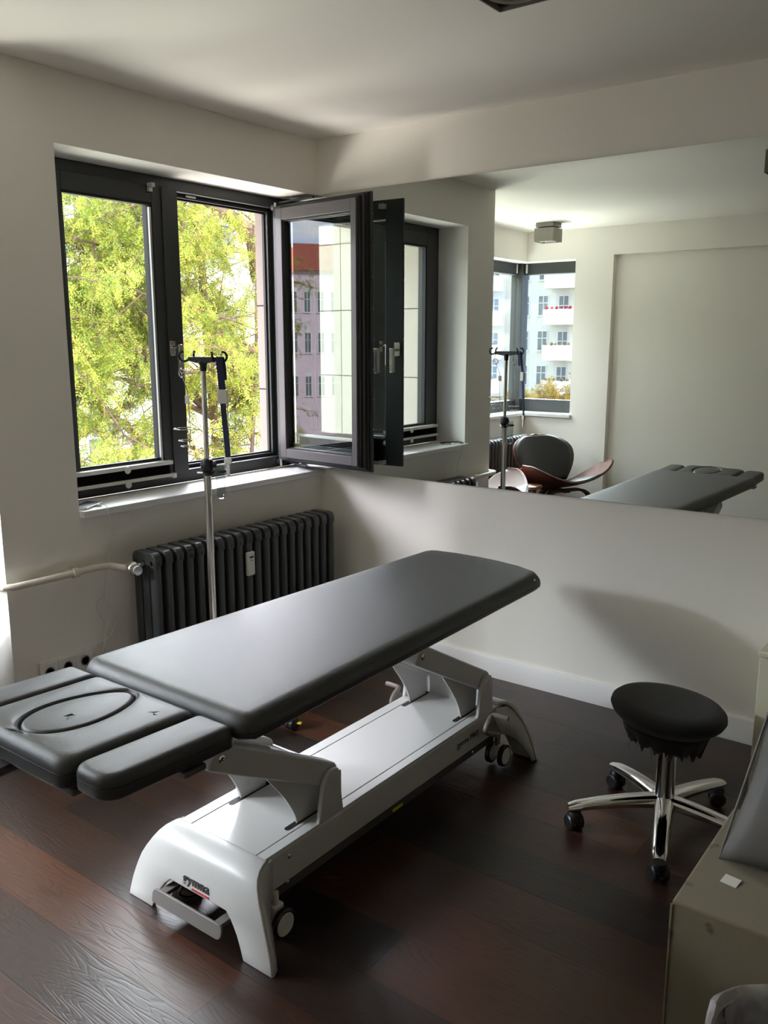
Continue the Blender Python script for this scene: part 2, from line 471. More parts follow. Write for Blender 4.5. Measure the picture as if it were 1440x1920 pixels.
# alcove: return wall, window wall, back wall with corner window
was = MB().box(-1.33, -.37, YP, -1.5, -.2, H)
was_o = struct('wall_alcove', was, M['wall'], 'white return wall of the alcove, clad outside with pale stone slabs', cat='wall')
def slab(x0, x1, z0, z1):
    MB().box(x0 + .003, x1 - .003, -1.5, -1.475, z0 + .003, z1 - .003).build('stone_slab', M['stone'], was_o, bevel=.002)
for (z0, z1) in ((-.2, .40), (.40, .855), (.855, 1.31), (1.31, 1.765), (1.765, 2.22), (2.22, 2.81)):
    slab(-1.33, -1.067, z0, z1); slab(-1.067, -.37, z0, z1)
waw = MB()
waw.box(-1.33, AX, YB, -2.2, -.2, .87); waw.box(-1.33, AX, YB, -2.2, ZT, H); waw.box(-1.33, AX, -2.2, YP, -.2, H)
struct('wall_alcove_left', waw, M['wall'], 'white alcove wall below and above the corner window', cat='wall')
wb_ = MB(); XW = -.405; XN = -.058; ZN = 2.278
wb_.box(-1.33, XW, YB - .35, YB, -.2, .87); wb_.box(-1.33, XW, YB - .35, YB, ZT, H)
wb_.box(XW, XN, YB - .35, YB, -.2, H)
wb_.box(XN, XR, YB - .35, YB, ZN, H)
wb_.box(XN, XR, YB - .35, YB - .07, -.2, ZN)
struct('wall_back', wb_, M['wall'], 'white back wall with shallow niche, seen in the mirror', cat='wall')
struct('wall_far', MB().box(XR, XR + .2, YB - .35, .3, -.2, H), M['wall'], 'white side wall to the right of the photograph', cat='wall')
# baseboards
struct('baseboard_right', MB().prism([(-.0, 0), (-.015, 0), (-.015, .092), (-.011, .098), (0, .098)], XR - .2, lambda u, v, w: (w, u, v)), M['base'], 'white baseboard under the mirror wall', cat='baseboard')
struct('baseboard_left', MB().prism([(0, 0), (.015, 0), (.015, .092), (.011, .098), (0, .098)], 1.751, lambda u, v, w: (u, -1.766 + w, v)), M['base'], 'white baseboard under the radiator wall', cat='baseboard')
struct('baseboard_back', MB().prism([(0, 0), (.015, 0), (.015, .092), (.011, .098), (0, .098)], XR - XN - .02, lambda u, v, w: (XN + .01 + w, YB - .07 + u, v)), M['base'], 'white baseboard in the back wall niche', cat='baseboard')
# stone jamb outside the window
sj = tag(MB().box(-.40, -.345, -.035, .3, -.2, H).build('stone_jamb', M['jamb'], None, bevel=.002), 'pale stone jamb outside the right edge of the window', 'jamb', kind='structure')
for za in (1.735, 1.30): MB().box(-.4015, -.3, -.0365, .0, za - .003, za + .003).build('joint', M['subfloor'], sj)

# ---------------------------------------------------------------- frames
def frame4(mb, y0, y1, z0, z1, x0, x1, wl_, wr_, wb, wt_):
    """rectangular frame in the yz plane, wl_ at y0, wr_ at y1"""
    mb.box(x0, x1, y0, y0 + wl_, z0, z1); mb.box(x0, x1, y1 - wr_, y1, z0, z1)
    mb.box(x0, x1, y0 + wl_, y1 - wr_, z0, z0 + wb); mb.box(x0, x1, y0 + wl_, y1 - wr_, z1 - wt_, z1)
    return mb

win = thing('window_1', 'wide anthracite two-casement window, right casement swung open beside the mirror', 'window', (-.25, -.7, .9), kind='structure')
fr = MB()
frame4(fr, -1.4425, 0, ZS, ZT, -.30, -.22, .055, .06, .058, .05)
frame4(fr, -1.387, -.06, .955, 2.207, -.30, -.258, .02, .028, .018, .018)
fr.build('window_frame', M['frame'], win, bevel=.003)
gk = MB(); frame4(gk, -.725, -.088, .973, 2.189, -.29, -.276, .008, .008, .008, .008); gk.build('gasket', M['gasket'], win)
kp = MB().box(-.262, -.25, -.62, -.56, 2.194, 2.206); kp.build('strike_plate', M['chrome'], win)
sill = MB().box(-.22, .032, -1.4425, -.0005, ZS - .028, ZS).build('window_sill', M['sill'], win, bevel=.003)
# closed casement
cs = MB()
frame4(cs, -1.39, -.725, .945, 2.21, -.275, -.205, .10, .125, .078, .072)
cs.box(-.207, -.196, -.80, -.715, .94, 2.215)
cso = cs.build('closed_casement', M['frame'], win, bevel=.003)
MB().box(-.246, -.238, -1.292, -.848, 1.02, 2.14).build('pane', M['glass'], cso)
gk = MB(); frame4(gk, -1.294, -.846, 1.018, 2.142, -.237, -.212, .012, .012, .012, .014); gk.build('gasket', M['gasket'], cso)
MB().box(-.214, -.203, -.868, -.858, .98, 2.12).build('guide_rail', M['alu'], cso)
hd = MB().box(-.197, -.188, -.800, -.768, 1.487, 1.553)
hd.tube([(-.19, -.784, 1.528), (-.150, -.784, 1.528)], .009, 10)
hd.box(-.152, -.132, -.795, -.775, 1.41, 1.537)
hd.build('handle', M['steel'], cso, bevel=.002)
for (y, z) in ((-.86, 2.205),):
    MB().box(-.204, -.172, y - .012, y + .006, z - .005, z + .012).box(-.204, -.19, y - .012, y + .006, z - .022, z).build('blind_bracket', M['wplast'], cso)
for (a, b) in ((.999, 1.017), (.942, .957)): MB().box(-.205, -.172, -1.385, -.826, a, b).build('blind_rail', M['wplast'], cso, bevel=.002)
pl_ = MB(); P = []
for i in range(13):
    z = .957 + .042 * i / 12; x = -.203 if i % 2 else -.178
    P.append([(x, -1.38, z), (x, -.83, z)])
pl_.grid(P).build('pleated_blind', M['frame'], cso, smooth=0, solid=.001)
for (y, z) in ((-1.08, 1.012), (-1.08, .948)):
    MB().lathe([(.0, .0), (.014, .0), (.016, .004), (.014, .008), (0, .008)], m=rot_at((-.172, y, z - .012), 0, R(90), 0), n=14).build('blind_grip', M['wplast'], cso)
MB().box(-.205, -.168, -.835, -.812, .935, .957).build('blind_bracket', M['wplast'], cso, bevel=.002)
# open casement (swung about its hinge into the room, parallel to the mirror)
co = MB()
def framex(mb, x0, x1, z0, z1, y0, y1, wl_, wr_, wb, wt_):
    mb.box(x0, x0 + wl_, y0, y1, z0, z1); mb.box(x1 - wr_, x1, y0, y1, z0, z1)
    mb.box(x0 + wl_, x1 - wr_, y0, y1, z0, z0 + wb); mb.box(x0 + wl_, x1 - wr_, y0, y1, z1 - wt_, z1)
oc = MB(); framex(oc, -.225, .445, .932, 2.218, -.136, -.123, .10, .10, .10, .09)
framex(oc, -.19, .425, .945, 2.207, -.165, -.136, .07, .085, .07, .065)
oco = oc.build('open_casement', M['frame'], win, bevel=.002)
of = MB(); framex(of, -.146, .398, .962, 2.19, -.19, -.165, .042, .034, .045, .055)
of.build('outer_face', M['frame_lit'], oco, bevel=.002)
gk = MB(); framex(gk, -.106, .366, 1.005, 2.137, -.178, -.150, .010, .008, .008, .008)
gk.box(.398, .412, -.178, -.166, .955, 2.198); gk.box(.428, .436, -.150, -.137, .94, 2.212)
gk.build('gasket', M['gasket'], oco)
MB().box(-.103, .365, -.160, -.152, 1.008, 2.135).build('pane', M['glass'], oco)
h2 = MB().box(.402, .434, -.122, -.112, 1.48, 1.545); h2.tube([(.418, -.115, 1.51), (.418, -.070, 1.51)], .009, 10); h2.box(.408, .428, -.078, -.058, 1.40, 1.518)
h2.build('handle', M['steel'], oco, bevel=.002)
for k, z in enumerate(np.linspace(1.0, 2.12, 9)): MB().cyl((.4445, -.129, z), (.4475, -.129, z), .004, n=8).build('lock_pin', M['steel'], oco)
for (a, b) in ((1.068, 1.082), (.940, .954)): MB().box(-.10, .345, -.122, -.098, a, b).build('blind_rail', M['wplast'], oco, bevel=.002)
P = []
for i in range(31):
    z = .954 + .114 * i / 30; y = -.120 if i % 2 else -.100
    P.append([(-.095, y, z), (.34, y, z)])
MB().grid(P).build('pleated_blind', M['frame'], oco, smooth=0, solid=.001)
for z in (2.175, .938): MB().box(.325, .35, -.123, -.09, z, z + .022).build('blind_bracket', M['wplast'], oco)
oco.matrix_basis = Matrix.Translation((.445, -.129, 0)) @ Matrix.Rotation(R(-4.5), 4, 'Z') @ Matrix.Translation((-.445, .129, 0))
for z in (2.205, .93):
    hg = MB(); hg.cyl((-.19, -.10, z - .022), (-.19, -.10, z + .022), .008, n=12); hg.box(-.215, -.19, -.105, -.095, z - .012, z + .012)
    hg.build('hinge', M['alu'], win)
MB().tube([(-.17, -.09, 2.228), (-.02, -.10, 2.228), (.10, -.14, 2.222)], .005, 8).build('stay_arm', M['gasket'], win)
MB().tube([(-.2, -.06, .928), (-.08, -.10, .926), (.02, -.13, .926)], .005, 8).build('stay_arm', M['gasket'], win)

# corner window of the alcove
w2 = thing('window_2', 'anthracite corner window of the alcove, seen in the mirror', 'window', (-1.05, -4.08, .9), kind='structure')
f2 = MB()
frame4(f2, -4.15, -2.2, .90, ZT, -1.12, -1.03, .10, .06, .10, .10)      # in the alcove window wall
f2.box(-1.12, -1.03, -3.20, -3.06, .9, ZT)
framex(f2, -1.12, XW, .90, ZT, -4.15, -4.06, .13, .04, .115, .10)
f2.box(-1.03, -.985, -4.06, -4.01, .9, ZT)
f2.build('window_frame', M['frame'], w2, bevel=.004)
MB().box(-1.08, -1.072, -4.05, -3.2, 1.0, 2.16).build('pane', M['glass'], w2)
MB().box(-1.08, -1.072, -3.06, -2.26, 1.0, 2.16).build('pane', M['glass'], w2)
MB().box(-.99, -.445, -4.11, -4.102, 1.015, 2.16).build('pane', M['glass'], w2)
s2 = MB().box(-1.03, -.852, -4.06, -2.2, .87, .9); s2.box(-.852, XW + .01, -4.06, -3.872, .87, .9); s2.build('window_sill', M['sill'], w2, bevel=.003)
MB().box(-1.03, -1.02, -3.99, -3.975, 2.17, 2.25).build('blind_bracket', M['wplast'], w2)
MB().box(-.97, -.955, -4.062, -4.05, 2.17, 2.25).build('blind_bracket', M['wplast'], w2)

# ================================================================ mirror
mi = MB().box(-.215, 3.6, -.006, -.0005, ZS + .0015, ZT).build('wall_mirror', M['mirror'], None, smooth=0)
tag(mi, 'wide frameless mirror filling the upper half of the right wall', 'mirror')

# ================================================================ radiators
def radiator(y0, n, pitch, x0, x1, z0, z1, name, label):
    t = thing(name, label, 'radiator', (x0, y0 + n * pitch / 2, 0))
    w = pitch * .66
    sec = MB()
    xs = [x0 + .022, (x0 + x1) / 2, x1 - .022]
    for x in xs: sec.prism(rrect(-.022, .022, -w / 2, w / 2, .015, 4), z1 - z0 - .06, lambda u, v, q, x=x: (x + u, v, z0 + .03 + q))
    for (za, zb) in ((z1 - .055, z1), (z0, z0 + .055)):
        rr_ = [.03, .03, .004, .004] if zb == z1 else [.004, .004, .03, .03]
        sec.prism(rrect(x0, x1, za, zb, rr_, 5), w, lambda u, v, q: (u, q - w / 2, v))
    first = None
    for i in range(n):
        y = y0 + pitch * (i + .5)
        if first is None:
            o = sec.build('radiator_section', M['rad'], None, bevel=.007, seg=3); first = o
        else:
            o = first.copy(); C.objects.link(o)
        o.parent = t; o.location = (-x0, y - (y0 + n * pitch / 2), 0)
    for z in (z1 - .045, z0 + .045): MB().cyl((x0 + .07, y0 + .012, z), (x0 + .07, y0 + n * pitch - .012, z), .018, n=12).build('header_pipe', M['rad'], t)
    for y in (y0 + pitch * 1.5, y0 + pitch * (n - 1.5)): MB().box(x0 + .04, x0 + .09, y - .012, y + .012, 0, z0 + .02).build('foot', M['rad'], t)
    return t
r1 = radiator(-1.262, 20, .0568, .06, .205, .13, .714, 'column_radiator', 'anthracite column radiator under the wide window, chrome valve at its left end')
vb = MB().lathe([(0, 0), (.018, 0), (.026, .012), (.030, .03), (.027, .045), (.022, .05), (.022, .075), (.018, .08), (0, .08)], m=rot_at((.10, -1.297, .655), 0, R(90), R(-12)), n=20)
vb.build('thermostat_valve', M['chrome'], r1)
MB().cyl((.13, -1.297, .655), (.13, -1.255, .660), .014, n=12).build('valve_body', M['chrome'], r1)
hm = MB().box(.205, .223, -.757, -.712, .515, .625).build('heat_meter', M['wplast'], r1, bevel=.006)
MB().box(.2232, .2238, -.748, -.722, .597, .606).box(.2232, .2238, -.740, -.730, .585, .589).build('display', M['ink'], hm)
r2 = radiator(-3.75, 26, .0568, AX + .05, AX + .19, .10, .72, 'column_radiator', 'dark column radiator behind the lounge chair, seen in the mirror')
pp = MB().tube([(-.10, -1.815, .668), (-.02, -1.806, .668), (.03, -1.79, .668), (.045, -1.76, .668), (.048, -1.55, .668), (.05, -1.42, .670), (.06, -1.36, .668), (.10, -1.325, .658), (.115, -1.305, .656)], .0135, 12)
ppo = pp.build('heating_pipe', M['cream'], None); tag(ppo, 'cream painted heating pipe leading along the wall to the radiator valve', 'pipe')
MB().lathe([(.0145, -.012), (.019, -.012), (.019, .012), (.0145, .012)], c=(.048, -1.51, .668), m=Euler((R(90), 0, 0)).to_matrix().to_4x4(), n=14).box(.0, .048, -1.515, -1.505, .662, .674).build('pipe_clip', M['cream'], ppo)

# ================================================================ socket strip, phone, charging cable
so = thing('socket_strip', 'white wall socket strip low beside the radiator', 'socket', (0, -1.53, .30))
MB().box(0, .014, -1.668, -1.375, .247, .337).build('socket_plate', M['wplast'], so, bevel=.004)
for y in (-1.632, -1.553, -1.474):
    MB().box(.012, .020, y - .038, y + .038, .255, .329).build('socket_face', M['wplast'], so, bevel=.003)
    MB().lathe([(.021, 0), (.021, .0015), (.016, .0015), (.015, -.006), (0, -.006)], m=rot_at((.020, y, .292), 0, R(90), 0), n=20).build('socket_well', M['gplast'], so)
ph = thing('smartphone', 'dark smartphone charging on the left end of the window sill', 'phone', (-.06, -1.37, ZS))
mphone = rot_at((-.055, -1.372, ZS + .0005), 0, 0, R(28))
MB().prism(rrect(-.036, .036, -.072, .072, .009), .008, lambda u, v, w: mphone @ Vector((u, v, w))).build('phone_body', M['steel'], ph, bevel=.002)
MB().prism(rrect(-.034, .034, -.070, .070, .008), .0006, lambda u, v, w: mphone @ Vector((u, v, w + .0082))).build('phone_screen', M['black'], ph)
cb = [(-.02, -1.335, ZS + .006), (.01, -1.33, ZS + .008), (.036, -1.34, ZS + .004), (.042, -1.335, .86), (.03, -1.322, .79), (.02, -1.325, .74), (.016, -1.35, .62), (.014, -1.365, .53),
      (.016, -1.355, .505), (.018, -1.335, .46), (.018, -1.325, .41), (.018, -1.34, .375), (.018, -1.365, .365), (.02, -1.372, .395), (.02, -1.352, .43), (.02, -1.325, .445), (.022, -1.312, .42), (.022, -1.335, .38), (.02, -1.365, .35),
      (.018, -1.41, .345), (.016, -1.435, .32), (.02, -1.42, .30), (.022, -1.39, .31), (.02, -1.372, .40), (.018, -1.39, .45), (.016, -1.405, .49), (.016, -1.395, .52), (.016, -1.37, .528)]
def smooth_path(p, k=5):
    p = [Vector(q) for q in p]; out = []
    for i in range(len(p) - 1):
        a, b, c, d = p[max(i - 1, 0)], p[i], p[i + 1], p[min(i + 2, len(p) - 1)]
        for j in range(k):
            t = j / k
            out.append(.5 * ((2 * b) + (c - a) * t + (2 * a - 5 * b + 4 * c - d) * t * t + (3 * b - a - 3 * c + d) * t ** 3))
    out.append(p[-1]); return out
cbo = MB().tube(smooth_path(cb), .0016, 6).build('charging_cable', M['wplast'], None)
tag(cbo, 'thin white charging cable hanging in loops from the sill', 'cable')
MB().box(-.034, -.012, -1.345, -1.330, ZS + .002, ZS + .009).build('plug', M['wplast'], cbo, bevel=.002)

# ================================================================ treatment couch
CX = 1.323
ct = thing('treatment_couch', 'black padded electric treatment couch on a white lifting base', 'treatment couch', (CX, -1.35, 0))
def ox(p): return p
# upholstery
main_out = densify([(1.055, -2.145), (1.625, -2.15), (1.652, -2.125), (1.610, -.70), (1.603, -.655), (1.575, -.622), (1.50, -.588), (1.40, -.565), (1.30, -.556), (1.20, -.556), (1.115, -.568), (1.082, -.585), (1.066, -.62), (1.026, -2.115)], .04)
zt = lambda x, y: 0
main = pad(offs(main_out, -.004), .680, .737, .038, .010, .002, zt).build('main_pad', M['leather'], ct, smooth=50)
def seam_line(poly, z, d, name, parent):
    MB().tube([(x, y, z) for x, y in offs(poly, d)], .0013, 5, closed=True).build(name, M['seam'], parent)
seam_line(offs(main_out, -.004), .698, .0004, 'seam', main)
MB().lathe([(0, 0), (.006, 0), (.006, .004), (0, .006)], m=rot_at((1.6035, -.70, .718), 0, R(90), 0), n=12).build('snap_stud', M['steel'], main)
# head section
tilt = lambda x, y: (-2.15 - y) * .035      # the head section is set slightly upwards
def head_pad(x0, x1, y0, y1, r4, z0, z1, name, r=.02):
    p = densify(rrect(x0, x1, y0, y1, r4, 5), .03)
    o = pad(p, z0, z1, r, .008, .002, tilt).build(name, M['leather'], ct, smooth=50)
    MB().tube([(x, y, z1 - .026 + tilt(x, y)) for x, y in offs(p, .0004)], .0012, 5, closed=True).build('seam', M['seam'], o)
    return o
head_pad(1.503, 1.622, -2.492, -2.154, [.020, .020, .035, .045], .664, .718, 'armrest_pad', .0195)
head_pad(1.005, 1.115, -2.492, -2.154, [.020, .020, .045, .035], .664, .718, 'armrest_pad', .0195)
# centre head pad with the oval breathing hole
def oval(cx, cy, a, b, n=56):
    return [(cx + a * math.cos(2 * math.pi * i / n) * (1 - .16 * math.sin(2 * math.pi * i / n)), cy + b * math.sin(2 * math.pi * i / n)) for i in range(n)]
hx0, hx1, hy0, hy1 = 1.119, 1.499, -2.505, -2.152
OC = (1.296, -2.325); OA, OB = .080, .140
# rings: bottom outer -> top outer -> crown -> hole lip -> down the hole
n = 128
def outer_ring(d, r=.05):
    """rounded rectangle sampled at the same angles as the oval"""
    base = densify(rrect(hx0 + d, hx1 - d, hy0 + d, hy1 - d, [.015, .015, .03, .03], 5), .003)
    out = []
    for i in range(n):
        t = 2 * math.pi * i / n; dr = Vector((math.cos(t) * OA, math.sin(t) * OB)).normalized()
        best = max(base, key=lambda p: (Vector(p) - Vector(OC)).normalized().dot(dr)); out.append(best)
    return out
hp = MB(); rows = []
for i in range(4):
    a = math.pi / 2 * i / 3; rows.append([(x, y, .656 + .008 * (1 - math.cos(a))) for x, y in outer_ring(.008 * (1 - math.sin(a)))])
for i in range(7):
    a = math.pi / 2 * i / 6; rows.append([(x, y, .722 - .030 + .030 * math.sin(a)) for x, y in outer_ring(.030 * (1 - math.cos(a)))])
top = rows[-1]; lip = oval(OC[0], OC[1], OA + .009, OB + .009, n)
for k in (.3, .6, .85): rows.append([(top[i][0] * (1 - k) + lip[i][0] * k, top[i][1] * (1 - k) + lip[i][1] * k, .722 + .003 * math.sin(math.pi * k)) for i in range(n)])
for (e, z) in ((.009, .722), (.005, .7205), (.002, .716), (.0012, .69), (.0012, .664)): rows.append([(x, y, z) for x, y in oval(OC[0], OC[1], OA + e, OB + e, n)])
b0 = len(hp.v)
for r_ in rows: hp.v += [(x, y, z + tilt(x, y)) for x, y, z in r_]
nr = len(rows)
for i in range(nr):
    for j in range(n):
        a, b = i * n, ((i + 1) % nr) * n
        hp.f.append((a + j, a + (j + 1) % n, b + (j + 1) % n, b + j))
hpo = hp.build('head_pad', M['leather'], ct, smooth=50)
MB().tube([(x, y, .7212 + tilt(x, y)) for x, y in oval(OC[0], OC[1], OA + .0075, OB + .0075, 64)], .0010, 5, closed=True).build('seam', M['seam'], hpo)
MB().tube([(x, y, .690 + tilt(x, y)) for x, y in outer_ring(-.0004)], .0012, 5, closed=True).build('seam', M['seam'], hpo)
pg = pad(oval(OC[0], OC[1], OA - .002, OB - .002, 96), .668, .7225, .012, .006, .005, tilt).build('face_hole_plug', M['leather'], ct, smooth=50)
# creases in the worn leather: small raised folds
def crease(pts, parent):
    MB().tube([(x, y, z + tilt(x, y)) for x, y, z in pts], [.0008] + [.0022] * (len(pts) - 2) + [.0008], 6).build('crease', M['leather'], parent)
crease([(1.305, -2.375, .7262), (1.313, -2.372, .7272), (1.316, -2.360, .7274), (1.325, -2.358, .7265)], pg)
crease([(1.318, -2.372, .7270), (1.326, -2.376, .7262), (1.331, -2.384, .7255)], pg)
crease([(1.425, -2.245, .7235), (1.440, -2.232, .7238), (1.447, -2.215, .7225)], hpo)
crease([(1.438, -2.232, .7236), (1.448, -2.240, .7232), (1.455, -2.236, .7228)], hpo)
crease([(1.262, -2.487, .7230), (1.285, -2.478, .7235), (1.300, -2.478, .723)], hpo)
# underside frame
uf = MB()
uf.box(1.10, 1.545, -2.02, -.80, .640, .685); uf.box(1.14, 1.50, -2.10, -2.02, .645, .685)
uf.build('top_frame', M['wmetal'], ct, bevel=.006)
hf = MB(); hf.box(1.14, 1.49, -2.48, -2.10, .645, .664); hf.box(1.02, 1.62, -2.30, -2.24, .648, .663)
hf.box(1.23, 1.27, -2.56, -2.46, .632, .652)
hf.build('head_frame', M['dkmetal'], ct, bevel=.004)
kn = MB().cyl((1.262, -2.545, .642), (1.30, -2.545, .642), .011, n=14); kn.build('release_lever', M['black'], ct)
MB().cyl((1.295, -2.545, .642), (1.306, -2.545, .642), .008, n=12).build('lever_end', M['chrome'], ct)
# chassis
ch = MB().box(1.156, 1.490, -1.965, -.69, .120, .222)
cho = ch.build('base_chassis', M['wmetal'], ct, bevel=.008, seg=3)
for (a, b) in ((1.158, 1.1985), (1.2015, 1.4535), (1.4565, 1.488)):
    MB().box(a, b, -1.958, -.70, .221, .2265).build('top_cover', M['wmetal'], cho, bevel=.0015)
for x in (1.2, 1.455): MB().box(x - .0013, x + .0013, -1.955, -.702, .2215, .2238).build('cover_joint', M['gplast'], cho)
rl = MB().box(1.172, 1.482, -1.905, -.74, .088, .122); rl.build('lower_rail', M['dkmetal'], ct, bevel=.002)
MB().box(1.4822, 1.4835, -1.378, -1.325, .0935, .103).build('warning_sticker', M['yellow'], ct)
for (y, z) in ((-1.858, .193), (-1.859, .112), (-.895, .102)):
    MB().lathe([(.007, 0), (.007, .002), (.004, .004), (0, .0045)], m=rot_at((1.4895 if z > .15 else 1.4815, y, z), 0, R(90), 0), n=14).build('bolt', M['chrome'], ct)
# text
def text(name, body, m, parent, loc, rot, size, bold=0, sx=1.0, shear=0):
    cu = bpy.data.curves.new(name, 'FONT'); cu.body = body; cu.size = size; cu.extrude = .0004; cu.offset = bold; cu.space_character = 1.0 + 160 * bold; cu.shear = shear
    cu.materials.append(m)
    tmp = bpy.data.objects.new('lettering', cu); C.objects.link(tmp)
    me = bpy.data.meshes.new_from_object(tmp.evaluated_get(bpy.context.evaluated_depsgraph_get()))
    bpy.data.objects.remove(tmp); bpy.data.curves.remove(cu)
    if not me.materials: me.materials.append(m)
    o = bpy.data.objects.new(name, me); C.objects.link(o); o['kind'] = 'stuff'; o.location = loc; o.rotation_euler = rot; o.scale = (sx, 1, 1); par(o, parent); return o
text('side_lettering', 'gymna.', M['ink'], ct, (1.4908, -1.012, .166), (R(90), 0, R(90)), .030, 0, 1.0)
text('side_lettering', 'PRO', M['ink'], ct, (1.4908, -.926, .166), (R(90), 0, R(90)), .027, .0006, 1.0)
# end plates
def end_plate(sgn, yc, logo):
    """bent sheet standing on two splayed legs; sgn -1 near end, +1 far end"""
    prof = [(.228, 1.945, .172), (.2275, 1.962, .176), (.222, 1.985, .184), (.210, 2.003, .193), (.192, 2.016, .205), (.165, 2.027, .222), (.140, 2.034, .236), (.108, 2.039, .250), (.09, 2.041, .257), (.06, 2.044, .268), (.03, 2.047, .276), (0, 2.05, .283)]
    inn = {.108: .110, .09: .130, .06: .152, .03: .167, 0: .180}
    Y = lambda y: (yc + sgn * (y - 1.35))
    mb = MB(); T = .014
    def quad(a, b, c, d): mb.add([a, b, c, d], [(0, 1, 2, 3)])
    rows = []
    for (z, y, w) in prof:
        iw = inn.get(z, .110); rows.append([(CX - w, Y(y), z), (CX - iw, Y(y), z), (CX + iw, Y(y), z), (CX + w, Y(y), z)])
    vs = [p for r_ in rows for p in r_]; fs = []
    for i in range(len(rows) - 1):
        for j in range(3):
            if j == 1 and rows[i][0][2] <= .108 + 1e-6: continue
            a = i * 4 + j; fs.append((a, a + 1, a + 5, a + 4))
    mb.add(vs, fs)
    o = mb.build('end_plate', M['wmetal'], ct, smooth=30)
    q = o.modifiers.new('solid', 'SOLIDIFY'); q.thickness = .014; q.offset = -1 if sgn < 0 else -1; q.use_even_offset = True
    q = o.modifiers.new('bevel', 'BEVEL'); q.width = .003; q.segments = 2; q.limit_method = 'ANGLE'; q.angle_limit = R(50)
    # side webs that run down behind the sheet
    for s in (-1, 1):
        wv = MB()
        outp = [(.172, 1.93, .222), (.184, 1.985, .216), (.205, 2.008, .19), (.236, 2.024, .14), (.257, 2.032, .09), (.276, 2.037, .03), (.280, 2.040, .004)]
        inp = [(.170, 1.93, .118), (.184, 1.95, .117), (.200, 1.972, .110), (.225, 1.994, .092), (.245, 2.008, .066), (.268, 2.022, .028), (.274, 2.026, .004)]
        A = [Vector((CX + s * w, Y(y), z)) for w, y, z in outp]; B = [Vector((CX + s * w, Y(y), z)) for w, y, z in inp]
        wv.grid([A, B])
        w_ = wv.build('side_web', M['wmetal'], o, smooth=30, solid=.008)
    for s in (-1, 1):
        MB().box(CX + s * .232 - .03, CX + s * .232 + .03, Y(2.034) - .004, Y(2.034) + .006, 0, .004).build('foot_pad', M['black'], o)
    return o
ep = end_plate(-1, -1.35, True)
ep['label'] = 'white end plate lettered gymna'
end_plate(1, -1.33, False)
text('logo_lettering', 'gymna', M['ink'], ep, (1.2665, -2.0380, .126), (R(90 - 8), 0, 0), .0365, .0007, 1.0)
MB().box(1.303, 1.369, -2.0402, -2.0375, .1145, .1178).build('logo_underline', M['red'], ep)
# foot pedal bar at the near end
pdl = MB().prism(rrect(1.170, 1.444, .040, .082, [.012, .020, .006, .020], 5), .007, lambda u, v, w: (u, -2.068 + w + .0006 * (v * 1000 - 60) * .2, v))
pdo = pdl.build('foot_pedal', M['gplast'], ct, bevel=.0015)
MB().box(1.19, 1.215, -2.06, -1.90, .066, .078).build('pedal_arm', M['gplast'], pdo)
MB().box(1.40, 1.425, -2.06, -1.90, .058, .07).build('pedal_arm', M['gplast'], pdo)
MB().tube(smooth_path([(1.255, -2.03, .10), (1.245, -2.035, .075), (1.25, -2.0, .05), (1.27, -1.95, .07)]), .004, 8).build('control_cable', M['black'], ct)
